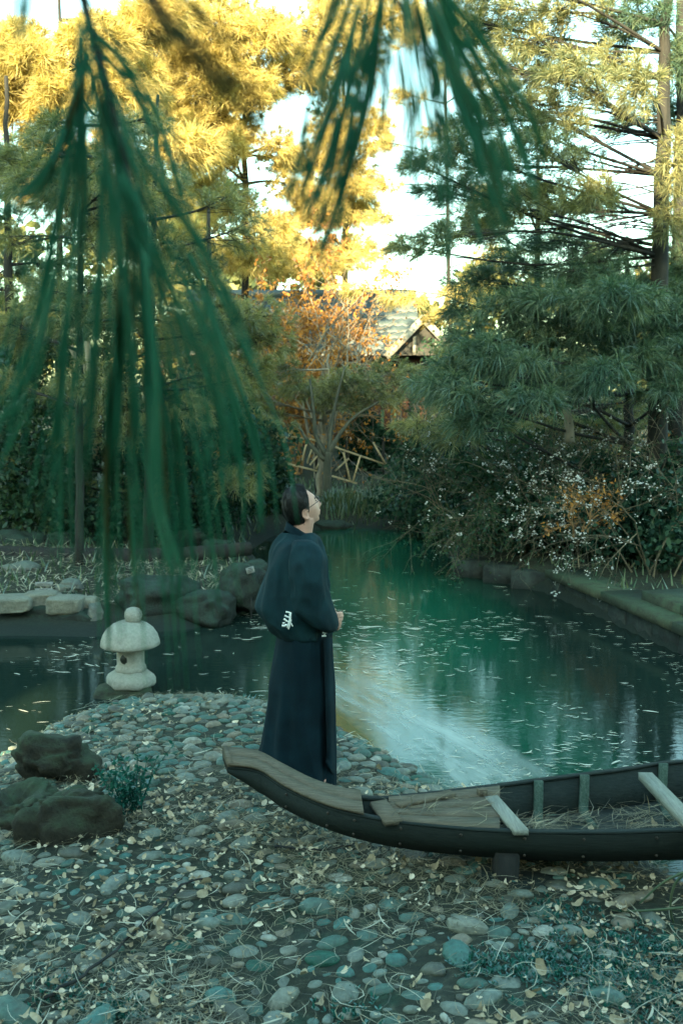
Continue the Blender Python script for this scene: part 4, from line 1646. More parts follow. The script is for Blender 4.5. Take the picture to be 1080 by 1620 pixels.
# glasses
gl = None
b = MB()
for sy in (-1, 1):
    a = np.linspace(0, 2 * np.pi, 24)
    q = np.stack([0.113 - 0.012 * (np.cos(a) * 0.5 + 0.5) - 0.002, sy * (0.033 + 0.023 * np.cos(a)), 0.004 + 0.019 * np.sin(a)], -1)
    b.tube(q @ RH.T + hc, 0.0024, 6, False)
    q = np.array([[0.100, sy * 0.057, 0.010], [0.085, sy * 0.074, 0.008], [0.03, sy * 0.083, 0.002], [-0.012, sy * 0.082, -0.002]])
    b.tube(spline(q, 8) @ RH.T + hc, 0.0024, 6)
q = np.array([[0.112, -0.011, 0.008], [0.118, 0, 0.010], [0.112, 0.011, 0.008]])
b.tube(spline(q, 6) @ RH.T + hc, 0.0016, 6)
b.build('glasses', M['metal_dark'], man)
# sandals
for sy in (-1, 1):
    b = MB()
    b.box((hip[0] - 0.03 + 0.03 * (sy < 0), PY + sy * 0.10, 0.004), (0.27, 0.10, 0.02))
    b.build('sandal', M['sole'], man)


# ------------------------------------------------------------------ vegetation builders
def tufts(C, D, L, wd, m, r, droop=0.25, spread=0.75, bent=True):
    """needle tufts: m needles round every centre C with growth axis D"""
    n = len(C)
    d = unit(D[:, None, :] * 0.75 + unit(r.normal(0, 1, (n, m, 3))) * spread)
    ln = L * r.uniform(0.65, 1.1, (n, m, 1)) * r.uniform(0.75, 1.2, (n, 1, 1))
    base = C[:, None, :] - D[:, None, :] * r.uniform(0, 0.35, (n, m, 1)) * L
    tip = base + d * ln
    tip[..., 2] -= droop * ln[..., 0]
    s = unit(np.cross(d, r.normal(0, 1, (n, m, 3))))
    w2 = wd * 0.5
    if not bent:
        V = np.stack([base - s * w2, base + s * w2, tip], 2).reshape(-1, 3)
        return V, [np.arange(len(V)).reshape(-1, 3)]
    mid = base + d * ln * 0.55
    mid[..., 2] -= droop * ln[..., 0] * 0.18
    V = np.stack([base - s * w2 * 0.7, base + s * w2 * 0.7, mid - s * w2, mid + s * w2, tip], 2).reshape(-1, 3)
    k = np.arange(n * m)[:, None] * 5
    return V, [k + np.array([[0, 1, 3, 2]]), k + np.array([[2, 3, 4]])]


class Tree:
    def __init__(s, name, label, base, cat='tree', group=None, seed=0):
        s.t = thing(name, label, cat, base, group)
        s.r = np.random.default_rng(seed)
        s.tr, s.br = MB(), MB()
        s.C, s.D = [], []
        s.base = np.array(base, float)

    def trunk(s, pts, r0, r1, sides=9):
        q = spline(pts, 20)
        q[1:-1] += s.r.normal(0, r0 * 0.12, (18, 3))
        s.tr.tube(q, np.linspace(r0, r1, 20), sides)
        s.path = q
        return q

    def limb(s, a, c, r0, sag=0.0, n=7):
        m = (a + c) / 2 + np.array([0, 0, sag]) + s.r.normal(0, 0.03, 3) * np.linalg.norm(c - a)
        q = spline([a, m, c], n)
        s.br.tube(q, np.linspace(r0, r0 * 0.3, n), 5, False)
        return q

    def clump(s, c, rx, ry, rz, n, r0=0.03, rise=0.3, origin=None, twigs=True):
        """foliage pad round c with a limb from the trunk"""
        if origin is None:
            hgt = np.clip(c[2] - rise * np.linalg.norm((c - s.path[0])[:2]) * s.r.uniform(0.2, 1.0), s.path[2, 2], s.path[-2, 2])
            k = int(np.argmin(np.abs(s.path[:, 2] - hgt)))
            origin = s.path[k]
        q = s.limb(origin, c, r0)
        pts = s.r.normal(0, 1, (n, 3))
        pts = unit(pts) * (s.r.random((n, 1)) ** 0.45)
        pts = c + pts * np.array([rx, ry, rz])
        pts[:, 2] -= 0.25 * rz * (np.hypot((pts[:, 0] - c[0]) / rx, (pts[:, 1] - c[1]) / ry)) ** 2
        out = unit(unit(pts - c) * 0.6 + unit(c - s.path[k] if False else c - origin) * 0.7 + np.array([0, 0, 0.35]))
        s.C.append(pts)
        s.D.append(out)
        if twigs:
            for j in range(0, n, 3):
                o_ = q[int(s.r.integers(len(q) // 2, len(q)))]
                s.br.tube(np.array([o_, (o_ + pts[j]) / 2 + [0, 0, -0.02], pts[j]]), [r0 * 0.28, r0 * 0.2, r0 * 0.1], 3, False)

    def finish(s, mat, bark, L, wd, m, droop=0.25, spread=0.75, bent=True):
        if s.tr.n:
            tk = s.tr.build('trunk', M[bark], s.t, True)
        if s.br.n:
            s.br.build('limbs', M[bark], s.t, kind='stuff')
        C, D = np.concatenate(s.C), np.concatenate(s.D)
        V, F = tufts(C, D, L, wd, m, s.r, droop, spread, bent)
        obj('crown', V, F, M[mat], s.t, kind='stuff')
        return s.t


def px_tree(name, label, base_px, Yb, top, clumps, mat, L, wd, m, r0=0.1, dens=1.0, seed=0, bark='bark', bent=True, zbase=None, droop=0.25, spread=0.75, limb_r=0.03, lean=None, depth=1.2):
    """tree described by foliage pads seen at photo pixels: (px, py, half width px, half height px[, distance])"""
    bx = (base_px - 540) / FPX * Yb / CP
    zb = T1(bx, Yb) if zbase is None else zbase
    t = Tree(name, label, (bx, Yb, zb), seed=seed)
    tp = P(top[0], top[1], Yb)
    midp = np.array([bx, Yb, zb]) * 0.5 + tp * 0.5
    if lean is not None:
        midp = P(lean[0], lean[1], Yb)
    t.trunk([(bx, Yb, zb - 0.1), midp, tp], r0, r0 * 0.25)
    for cl_ in clumps:
        px, py, hx_, hy_ = cl_[:4]
        Yc = cl_[4] if len(cl_) > 4 else Yb + t.r.uniform(-1, 0.6) * depth
        c = P(px, py, Yc)
        u_ = Yc / FPX
        n = max(10, int(dens * hx_ * hy_ / 24.0))
        t.clump(c, hx_ * u_, max(hx_ * u_ * 0.8, 0.25), hy_ * u_, n, limb_r)
    return t.finish(mat, bark, L, wd, m, droop, spread, bent)


# ---- golden pines beyond the building
gold1 = [(260, 60, 90, 60), (350, 40, 90, 50), (430, 60, 75, 45), (330, 130, 90, 45), (425, 115, 60, 35), (250, 150, 60, 50), (510, 40, 60, 50), (480, 100, 40, 30),
         (345, 215, 50, 40), (300, 215, 50, 40), (440, 225, 35, 25), (380, 335, 70, 30), (330, 300, 50, 40), (400, 395, 70, 40), (440, 355, 50, 28), (300, 380, 50, 40), (460, 290, 40, 25), (370, 160, 60, 30)]
rgf = np.random.default_rng(17)


def holes(px, py):
    if 560 < px < 735 and 60 < py < 560:
        return True
    for (a, c_, rx_, ry_) in ((462, 165, 42, 38), (395, 272, 34, 36), (640, 100, 40, 80), (110, 5, 70, 26), (470, 60, 30, 22), (400, 300, 30, 16), (300, 330, 20, 16)):
        if ((px - a) / rx_) ** 2 + ((py - c_) / ry_) ** 2 < 1.5:
            return True
    return False


def fill(n, x0, x1, y0, y1, hx0=30, hx1=55):
    o_ = []
    while len(o_) < n:
        px, py = rgf.uniform(x0, x1), rgf.uniform(y0, y1)
        if not holes(px, py):
            h_ = rgf.uniform(hx0, hx1)
            o_.append((px, py, h_, h_ * rgf.uniform(0.45, 0.7)))
    return o_


gold1 += fill(40, 200, 460, -30, 440)
px_tree('golden_pine', 'tall golden pine lit by the sun at upper left of centre', 392, 27, (385, -130), gold1, 'needle_gold', 0.34, 0.016, 38, 0.13, 1.45, 101, bent=False, limb_r=0.05, depth=2.0)
gold2 = [(560, 80, 50, 50), (590, 25, 60, 35), (530, 190, 50, 50), (560, 260, 40, 45), (520, 320, 60, 40), (570, 330, 40, 30), (560, 395, 55, 30), (490, 410, 55, 30), (600, 200, 26, 40), (505, 250, 40, 35), (650, 20, 40, 25)]
gold2 += fill(20, 460, 600, -30, 440, 24, 40)
px_tree('golden_pine', 'golden pine rising behind the tiled roof in the centre', 545, 29, (545, -80), gold2, 'needle_gold', 0.34, 0.016, 38, 0.12, 1.9, 102, bent=False, limb_r=0.05, depth=2.0)
gold3 = [(40, 80, 60, 45), (110, 110, 60, 50), (185, 60, 50, 40), (180, 130, 60, 40), (70, 140, 50, 40), (20, 150, 50, 50), (240, 15, 60, 25), (130, 55, 40, 25), (-30, 100, 60, 60)]
gold3 += fill(30, -40, 300, 20, 330)
px_tree('golden_pine', 'yellow topped pine at the far upper left', 95, 21, (95, -60), gold3, 'needle_gold', 0.34, 0.017, 34, 0.10, 1.6, 103, bent=False, limb_r=0.04, depth=2.0)

# ---- left grey green pines
rt = np.random.default_rng(21)


def scatter(x0, x1, y0, y1, n, hx0, hx1, Y0, Y1, asp=0.6):
    o_ = []
    for i in range(n):
        hx_ = rt.uniform(hx0, hx1)
        o_.append((rt.uniform(x0, x1), rt.uniform(y0, y1), hx_, hx_ * asp * rt.uniform(0.8, 1.2), rt.uniform(Y0, Y1)))
    return o_


px_tree('white_pine', 'grey green pine with slim trunk standing on the left bank', 122, 12.6, (128, 60), scatter(-40, 260, 180, 640, 34, 36, 66, 12.0, 14.5), 'needle_mix', 0.17, 0.0065, 30, 0.06, 0.75, 104, depth=1.5, limb_r=0.022)
px_tree('white_pine', 'pine with thicker leaning trunk behind the left bank log', 232, 13.6, (250, 150), scatter(120, 380, 300, 700, 32, 36, 62, 13.0, 15.5), 'needle_mix', 0.17, 0.0065, 30, 0.08, 0.75, 105, depth=1.5, limb_r=0.024, lean=(238, 600))
px_tree('white_pine', 'dense dark pine at the left edge behind the boulders', 20, 16.5, (10, 120), scatter(-60, 200, 250, 780, 30, 46, 80, 15.5, 18), 'needle_teal', 0.22, 0.011, 28, 0.12, 0.6, 106, depth=1.5)
px_tree('white_pine', 'bushy silver pine left of the tiled building', 330, 18.5, (330, 330), scatter(270, 430, 470, 760, 26, 34, 56, 17.5, 19.5), 'needle_mix', 0.2, 0.009, 28, 0.12, 1.1, 107, depth=1.5)
# ---- small pines before the building
mid1 = [(425, 580, 50, 24), (470, 610, 55, 24), (515, 615, 50, 22), (560, 600, 50, 25), (620, 590, 55, 26), (600, 630, 45, 16), (395, 620, 40, 30), (420, 650, 40, 22), (540, 640, 40, 14), (680, 615, 40, 20), (715, 560, 34, 20), (700, 585, 40, 18)]
px_tree('young_pine', 'low spreading pine in front of the tiled building', 505, 21.5, (520, 560), mid1, 'needle_mix', 0.22, 0.010, 30, 0.10, 1.3, 108, bark='bark_pale', depth=1.0)

# ---- right pines
rt1 = [(800, 15, 85, 30), (890, 15, 70, 26), (730, 30, 30, 24), (845, 118, 55, 40), (900, 108, 55, 36), (960, 100, 45, 30), (855, 165, 48, 22), (800, 150, 40, 30), (1010, 130, 40, 50), (780, 175, 40, 30),
       (720, 235, 50, 30), (770, 260, 60, 32), (850, 235, 80, 26), (920, 250, 40, 20), (860, 300, 50, 30), (800, 325, 65, 34), (930, 300, 55, 30), (755, 355, 65, 34), (690, 375, 50, 24), (890, 335, 45, 26), (660, 260, 40, 20), (1070, 250, 30, 60), (1060, 340, 35, 40), (980, 60, 50, 26), (640, 390, 40, 20), (740, -30, 50, 30), (800, -60, 70, 30), (880, -50, 70, 30), (760, 50, 40, 26), (780, 100, 46, 28), (740, 190, 40, 26), (820, 60, 50, 30), (870, 75, 50, 26), (940, 150, 40, 24), (700, 100, 26, 18), (960, -20, 60, 26), (700, 20, 30, 22), (830, 200, 50, 24), (900, 195, 40, 22)]
px_tree('tall_pine', 'tall twin trunk pine at upper right, slimmer left stem with tiers of needles', 1040, 13.2, (1062, -160), rt1, 'needle_mix', 0.18, 0.0065, 32, 0.15, 0.98, 109, depth=1.6, lean=(1046, 250), limb_r=0.024)
rt2 = [(980, 190, 40, 20), (1010, 20, 60, 30), (1075, 90, 40, 50), (880, 380, 60, 26), (960, 395, 70, 26), (1040, 440, 60, 30), (820, 415, 60, 24), (930, 430, 90, 26), (760, 440, 60, 22), (1075, 420, 40, 50), (1050, 180, 30, 40), (700, 300, 50, 22)]
px_tree('tall_pine', 'tall dark pine trunk at the right picture edge', 1074, 14.2, (1076, -160), rt2, 'needle_teal', 0.2, 0.007, 30, 0.17, 1.2, 110, depth=1.6, limb_r=0.024)
# bare lower limbs fanning left from both trunks
for k, (Yt, tx, lab) in enumerate([(13.2, 1044, 'bare dead limbs fanning left from the slimmer right pine trunk')]):
    rb = np.random.default_rng(77)
    b = MB()
    for i in range(30):
        y0 = rb.uniform(170, 430)
        a = P(tx, y0, Yt)
        ln = rb.uniform(70, 150)
        c = P(tx - ln, y0 - rb.uniform(-40, 30), Yt + rb.uniform(-0.6, 0.6))
        m_ = (a + c) / 2 + [0, 0, rb.uniform(0.0, 0.12)]
        q = spline([a, m_, c], 7)
        b.tube(q, np.linspace(0.013, 0.003, 7), 4, False)
        for j in range(7):
            p0 = q[rb.integers(2, 7)]
            b.tube([p0, p0 + np.array([-rb.uniform(0.1, 0.4), rb.normal(0, 0.15), rb.normal(-0.02, 0.14)])], [0.006, 0.002], 3, False)
    tr_ = [o for o in bpy.data.objects if o.name == 'tall_pine'][0]
    b.build('dead_limbs', M['bark'], tr_, kind='stuff')

low = [(700, 600, 55, 32), (770, 560, 65, 36), (745, 525, 45, 26), (850, 530, 75, 40), (930, 510, 75, 40), (1000, 545, 75, 42), (1060, 500, 50, 46), (880, 465, 75, 26), (800, 480, 60, 30), (1045, 605, 48, 40), (970, 465, 80, 34), (735, 480, 40, 22), (1080, 560, 50, 40), (900, 570, 60, 26), (820, 590, 50, 24), (1000, 480, 60, 30), (960, 590, 50, 26)]
rlw = np.random.default_rng(33)
low += [(rlw.uniform(640, 1100), rlw.uniform(560, 680), rlw.uniform(36, 60), rlw.uniform(18, 28)) for _ in range(8)]
low = [c_ + (rlw.uniform(11.2, 13.4),) for c_ in low]
px_tree('weeping_pine', 'blue green pine with long drooping needles at right above the shrubs', 1000, 14.2, (990, 400), low, 'needle_teal', 0.25, 0.0085, 34, 0.11, 0.62, 111, droop=0.38, depth=1.1)


# feathery pale pads half closing the sky gap
air = [(645, 150, 34, 12), (690, 205, 36, 10), (715, 120, 34, 12), (650, 60, 34, 14), (612, 225, 26, 10), (700, 30, 34, 14), (610, 290, 30, 12), (770, 130, 34, 12), (600, 340, 34, 12), (775, 400, 40, 12), (750, 60, 30, 12), (625, 430, 24, 8), (560, 455, 40, 10), (760, 300, 30, 10), (640, 470, 40, 14), (740, 460, 50, 16), (700, 500, 44, 14)]
px_tree('slender_pine', 'slender pale pine half veiling the bright sky gap right of centre', 715, 24, (700, -60), air, 'needle_gold', 0.30, 0.013, 26, 0.07, 1.6, 120, bent=False, limb_r=0.02, depth=1.5)

px_tree('low_pine', 'low feathery pine spreading behind the budded twigs at right', 860, 16.5, (850, 610), scatter(620, 1090, 610, 735, 18, 34, 56, 14.2, 17.5, 0.42), 'needle_mix', 0.22, 0.008, 32, 0.08, 0.75, 121, droop=0.3)
px_tree('reflection_blocking_pine', 'dark pine added behind the drooping pine to block sky reflections', 850, 18.5, (850, 250), scatter(765, 960, 300, 620, 26, 34, 56, 16.5, 18.5, 0.5), 'needle_teal', 0.22, 0.008, 30, 0.11, 1.0, 123)  # added to keep sky glare off the water at right
px_tree('low_pine', 'low feathery pine behind the left bank log', 300, 16.5, (300, 640), scatter(-20, 420, 660, 790, 14, 34, 56, 14.5, 17.5, 0.42), 'needle_mix', 0.22, 0.008, 32, 0.08, 0.6, 122, droop=0.3)

# ---- distant trees beyond the roof
def leaf_tree(name, label, base, height, rad, mat, n, leaf, seed, trunk_r=0.2, crown_lo=0.25, bark='bark', gaps=0.0, cat='tree', group=None, sq=1.0):
    r = np.random.default_rng(seed)
    base = np.array(base, float)
    t = thing(name, label, cat, base, group)
    b = MB()
    q = spline([base - [0, 0, 0.2], base + [r.normal(0, .15), 0, height * 0.45], base + [r.normal(0, .3), 0, height * 0.85]], 12)
    b.tube(q, np.linspace(trunk_r, trunk_r * 0.2, 12), 8)
    cs = []
    nc = max(10, int(n / 160))
    for i in range(nc):
        h = crown_lo + (1 - crown_lo) * r.random()
        rr = rad * math.sin(math.pi * min(1, 0.18 + 0.75 * (h - crown_lo) / (1 - crown_lo))) * r.random() ** 0.5
        a = r.uniform(0, 6.28)
        c = base + np.array([rr * math.cos(a), rr * math.sin(a), h * height])
        cs.append(c)
        k = int(np.clip(h * 9, 2, 10))
        b.tube(spline([q[k], (q[k] + c) / 2 + [0, 0, -0.1], c], 5), np.linspace(trunk_r * 0.28, trunk_r * 0.06, 5), 4, False)
    b.build('trunk', M[bark], t, True)
    cs = np.array(cs)
    idx = r.integers(0, nc, n)
    cr = rad * 0.34
    p = cs[idx] + unit(r.normal(0, 1, (n, 3))) * (r.random((n, 1)) ** 0.5) * np.array([cr, cr, cr * 0.6 * sq])
    d1 = unit(r.normal(0, 1, (n, 3)) + [0, 0, -0.2])
    d2 = unit(np.cross(d1, r.normal(0, 1, (n, 3))))
    L = leaf * r.uniform(0.6, 1.3, (n, 1))
    V = np.stack([p, p + d1 * L * 0.5 + d2 * L * 0.28, p + d1 * L, p + d1 * L * 0.5 - d2 * L * 0.28], 1).reshape(-1, 3)
    obj('crown', V, np.arange(len(V)).reshape(-1, 4), M[mat], t, kind='stuff')
    return t


ds = [(-16, 46, 9, 4.2, 'leaf_far', 'wide yellow green tree beyond the left pines'), (-9, 50, 12, 4.2, 'leaf_far', 'tall yellow green tree far behind the golden pine'), (-3.5, 52, 9, 3.6, 'leaf_far', 'rounded yellow green tree behind the roof ridge'),
      (8, 50, 7.5, 3.6, 'leaf_far', 'low green tree far behind the gable'), (13.5, 46, 8, 3.8, 'leaf_far', 'green tree behind the right pine trunks'), (20, 50, 10, 4.5, 'leaf_far', 'broad green tree beyond the right edge'), (3, 54, 6.0, 3.4, 'leaf_far', 'low distant tree right of the roof under open sky')]
for i, (x, y, h, rd, mt, lab) in enumerate(ds):
    leaf_tree('distant_tree', lab, (x, y, T1(x, y)), h, rd, mt, 3000, 0.55, 300 + i)

# dark evergreen understory left, centre and right
us_ = [(60, 15.6, 3.0, 1.7, 'glossy dark evergreen shrub behind the left boulders'), (190, 15.2, 2.6, 1.5, 'dark evergreen shrub behind the leaning trunk'), (330, 16.4, 2.4, 1.4, 'dark low shrub left of the man across the channel'),
       (-60, 15.4, 3.4, 1.8, 'tall dark shrub at the left picture edge'), (395, 19.0, 1.4, 0.9, 'small dark shrub under the trellis fence'), (583, 26.0, 1.5, 0.7, 'round dark clipped shrub before the building door'), (690, 21.5, 1.4, 1.0, 'low dark shrub on the far bank right of the trellis'),
       (725, 17.5, 1.4, 1.5, 'dark leafy shrub on the right bank above the reeds'), (815, 15.0, 1.5, 1.4, 'dense dark shrub overhanging the stone face'), (905, 13.9, 1.3, 1.3, 'dark shrub beneath the flowering twigs at right'), (1010, 13.6, 1.3, 1.4, 'dark shrub behind the mossy kerb at right'), (1110, 12.9, 1.5, 1.4, 'dark shrub at the right picture edge above the step'),
       (740, 24, 3.2, 2.2, 'dark evergreen filling the gap right of the building'), (880, 20, 3.2, 2.2, 'dark evergreen mass behind the lit stump'), (1020, 19, 3.6, 2.4, 'dark evergreen behind the right pine trunks')]
for i, (px, yy, h, rd, lab) in enumerate(us_):
    x = (px - 540) / FPX * yy
    leaf_tree('evergreen_shrub', lab, (x, yy, T1(x, yy) - 0.05), h, rd, 'leaf_dark' if i % 4 else 'leaf_mid', 5800, 0.096 + 0.003 * (yy - 12), 400 + i, 0.05, 0.05, cat='shrub', sq=1.3)


# ---- twiggy flowering shrubs
def twig_shrub(name, label, base, height, spread, seed, nstem, mat_twig, leaf_mat, nleaf, leaf, nflow, flow=0.018, cat='shrub', droop=0.0, thick=0.014, toward=(0, 0)):
    r = np.random.default_rng(seed)
    base = np.array(base, float)
    t = thing(name, label, cat, base)
    b = MB()
    tips = []

    def grow(p, d, ln, rad, lev):
        k = 5
        q = [p]
        dd = d.copy()
        for i in range(k):
            dd = unit(dd + r.normal(0, 0.13, 3) + np.array([toward[0] * 0.05, toward[1] * 0.05, -droop * 0.1 * (lev + 1)]))
            q.append(q[-1] + dd * ln / k)
        q = np.array(q)
        b.tube(q, np.linspace(rad, rad * 0.45, k + 1), 4 if lev < 2 else 3, False)
        if lev >= 1:
            tips.extend(q[1:])
        if lev < 3:
            for j in range(r.integers(3, 5)):
                s = r.integers(2, k + 1)
                nd = unit(dd + r.normal(0, 0.62, 3))
                grow(q[s], nd, ln * r.uniform(0.5, 0.8), rad * 0.55, lev + 1)

    for i in range(nstem):
        a = r.uniform(0, 6.28)
        d = unit(np.array([math.cos(a) * spread + toward[0], math.sin(a) * spread * 0.7 + toward[1], 1.0]))
        grow(base + [r.normal(0, 0.15), r.normal(0, 0.15), 0], d, height * 0.42 * r.uniform(0.7, 1.1), thick, 0)
    b.build('branches', M[mat_twig], t, kind='stuff')
    tips = np.array(tips)
    if nleaf:
        n = nleaf
        p = tips[r.integers(0, len(tips), n)] + r.normal(0, 0.03, (n, 3))
        d1 = unit(r.normal(0, 1, (n, 3)) + [0, 0, -0.3])
        d2 = unit(np.cross(d1, r.normal(0, 1, (n, 3))))
        L = leaf * r.uniform(0.6, 1.3, (n, 1))
        V = np.stack([p, p + d1 * L * 0.5 + d2 * L * 0.25, p + d1 * L, p + d1 * L * 0.5 - d2 * L * 0.25], 1).reshape(-1, 3)
        obj('leaves', V, np.arange(len(V)).reshape(-1, 4), M[leaf_mat], t, kind='stuff')
    if nflow:
        n = nflow
        cl_ = r.integers(0, len(tips), max(4, n // 3))
        p = tips[cl_[r.integers(0, len(cl_), n)]] + r.normal(0, 0.022, (n, 3))
        s = flow * r.uniform(0.5, 1.1, (n, 1, 1))
        oc = np.array([[1, 0, 0], [0, 1, 0], [-1, 0, 0], [0, -1, 0], [0, 0, 0.8], [0, 0, -0.8]])
        V = (p[:, None] + oc[None] * s).reshape(-1, 3)
        f = np.array([[0, 1, 4], [1, 2, 4], [2, 3, 4], [3, 0, 4], [1, 0, 5], [2, 1, 5], [3, 2, 5], [0, 3, 5]])
        F = (np.arange(n)[:, None, None] * 6 + f[None]).reshape(-1, 3)
        obj('blossoms', V, F, M['blossom'], t, kind='stuff')
    return t


fs = [(1050, 12.6, 2.7, 0.7, 'white budded plum shrub at the right edge over the kerb', 260, 5), (960, 13.2, 2.7, 0.8, 'white budded shrub behind the kerb left of the edge one', 130, 4), (840, 14.2, 2.6, 0.9, 'twiggy shrub with scattered buds over the stone face', 70, 4),
      (760, 16.2, 2.6, 0.8, 'thin twiggy shrub with few buds above the far water corner', 60, 4), (900, 15.2, 3.0, 0.8, 'tall twiggy shrub with buds below the drooping pine', 130, 4), (715, 19.5, 2.0, 0.7, 'sparse twiggy shrub right of the trellis fence', 50, 4), (1010, 15.0, 3.0, 0.7, 'tall bare twig shrub under the right pine trunks', 110, 4)]
for i, (px, yy, h, sp, lab, nf, ns) in enumerate(fs):
    x = (px - 540) / FPX * yy
    twig_shrub('plum_shrub', lab, (x * (yy - (0.5 if i < 3 else 1.3)) / yy, yy - (0.5 if i < 3 else 1.3), T1(x, yy)), h * 1.25, sp, 500 + i, ns + 2, 'twig', 'leaf_mid' if i % 2 else 'leaf_dark', 900, 0.04, nf * (5 if i == 0 else 4 if i in (1, 2) else 2), 0.014 if yy < 14 else 0.018, toward=(-0.05, 0.1) if i < 3 else (0, -0.1), droop=0.15)
# overhanging spray over the water corner
x = (790 - 540) / FPX * 14.0
twig_shrub('overhanging_shrub', 'arching twiggy shrub drooping over the pond corner', (x, 14.0, 0.1), 1.9, 0.8, 520, 8, 'twig', 'leaf_mid', 2600, 0.055, 30, 0.016, droop=0.75, toward=(-0.55, -0.45))
# copper shrubs
x = (462 - 540) / FPX * 25
twig_shrub('copper_shrub', 'copper leaved bush glowing in sun before the tiled roof', (x, 25, T1(x, 25)), 6.4, 0.42, 530, 17, 'twig_red', 'leaf_copper', 15000, 0.13, 0, thick=0.035)
x = (512 - 540) / FPX * 24
twig_shrub('bare_tree', 'pale bare stemmed tree beside the copper bush', (x, 24, T1(x, 24)), 6.8, 0.32, 531, 6, 'bark_pale', 'leaf_copper', 900, 0.09, 0, thick=0.05, cat='tree')
x = (925 - 540) / FPX * 12.3
twig_shrub('copper_shrub', 'small rusty leaved shrub among the flowering twigs at right', (x, 12.3, T1(x, 12.3) + 0.5), 1.1, 0.8, 532, 4, 'twig_red', 'leaf_copper', 420, 0.055, 20)
x = (990 - 540) / FPX * 14
twig_shrub('copper_shrub', 'sparse orange twig shrub under the right pine', (x, 14, T1(x, 14)), 2.9, 0.5, 533, 4, 'twig_red', 'leaf_copper', 260, 0.06, 30)
# multi stemmed tree before the trellis
mt = thing('forked_tree', 'grey tree forking low in front of the bamboo trellis', 'tree', P(518, 772, 20))
zf = T1(*P(518, 772, 20)[:2])
b = MB()
b.tube(spline([(P(518, 772, 20)[0], 20, zf - 0.1), P(517, 740, 20), P(520, 715, 20)], 8), [0.10, 0.09, 0.085, 0.08, 0.08, 0.08, 0.08, 0.08], 8)
b.build('trunk', M['bark_mid'], mt, True)
b = MB()
for pts in ([(520, 718), (535, 690), (560, 660), (600, 635)], [(516, 720), (500, 690), (496, 650), (490, 600)], [(519, 722), (522, 690), (530, 640), (545, 580)], [(514, 728), (488, 700), (470, 670)]):
    b.tube(spline([P(a, c_, 20 + 0.1 * i) for i, (a, c_) in enumerate(pts)], 10), np.linspace(0.06, 0.02, 10), 7)
b.build('fork', M['bark_mid'], mt, True)

# sunlit cut trunk in the right shrubs
b = MB()
q = [P(900, 700, 13.0), P(899, 670, 13.0), P(893, 640, 13.0)]
b.tube(spline(q, 8), np.linspace(0.07, 0.05, 8), 9)
tag(b.build('tree_stump', M['bark_pale'], smooth=True), 'short pale cut trunk among the right shrubs', 'stump')
# cut trunks at the left, seen between sprig needles
for k, (a, c_, lab) in enumerate([((112, 548), (126, 572), 'leaning pale pole in the left pines, left of the slim trunk'), ((138, 540), (141, 578), 'upright pale pole in the left pines, right of the slim trunk')]):
    p0, p1 = P(*c_, 15), P(*a, 15)
    p0 = p0 + (p0 - p1) * 4
    b = MB()
    b.tube([p0, p1], [0.05, 0.045], 8)
    tag(b.build('cut_pole', M['bamboo'], smooth=True), lab, 'pole')

# reeds on the far bank
rr = np.random.default_rng(61)
for k, (px0, px1, yy, n, hh, lab) in enumerate([(515, 640, 19.4, 700, 0.62, 'clump of green reeds on the far shore right of the head'), (630, 720, 18.8, 500, 0.5, 'clump of dark reeds at the far right corner of the pond'), (330, 440, 19.6, 400, 0.4, 'low reeds on the far shore behind the head')]):
    xs = (rr.uniform(px0, px1, n) - 540) / FPX * yy
    ys = yy + rr.normal(0, 0.3, n)
    z0 = terr(xs, ys)
    base = np.stack([xs, ys, z0], -1)
    a = rr.uniform(0, 6.28, n)
    L = hh * rr.uniform(0.5, 1.1, n)
    ln = rr.uniform(0.1, 0.6, n)
    d = np.stack([np.cos(a) * ln, np.sin(a) * ln, np.ones(n)], -1)
    s = np.stack([-np.sin(a), np.cos(a), np.zeros(n)], -1) * 0.011
    m1 = base + d * (L * 0.6)[:, None]
    tip = m1 + d * (L * 0.35)[:, None] * np.array([1.8, 1.8, 0.15])
    V = np.stack([base - s, base + s, m1 - s * 0.8, m1 + s * 0.8, tip], 1).reshape(-1, 3)
    kk = np.arange(n)[:, None] * 5
    o = obj('reeds', V, [kk + np.array([[0, 1, 3, 2]]), kk + np.array([[2, 3, 4]])], M['reed'], kind='stuff', label=lab)
# grass fringe over the banks
n = 9000
gxp = np.concatenate([rr.uniform(-9, 9, n)])
gyp = rr.uniform(11, 24, n)
sdv = pond_sd(gxp, gyp)
kp = (sdv > 0.12) & (np.abs(gxp) < 0.37 * gyp + 0.5)
gxp, gyp = gxp[kp], gyp[kp]
n = len(gxp)
a = rr.uniform(0, 6.28, n)
L = rr.uniform(0.06, 0.22, n)
base = np.stack([gxp, gyp, terr(gxp, gyp)], -1)
d = np.stack([np.cos(a) * 0.6, np.sin(a) * 0.6, np.ones(n)], -1)
s = np.stack([-np.sin(a), np.cos(a), np.zeros(n)], -1) * 0.012
V = np.stack([base - s, base + s, base + d * L[:, None]], 1).reshape(-1, 3)
o = obj('bank_grass', V, np.arange(len(V)).reshape(-1, 3), M['reed'], kind='stuff')
o['label'] = 'short grass growing on the far banks'

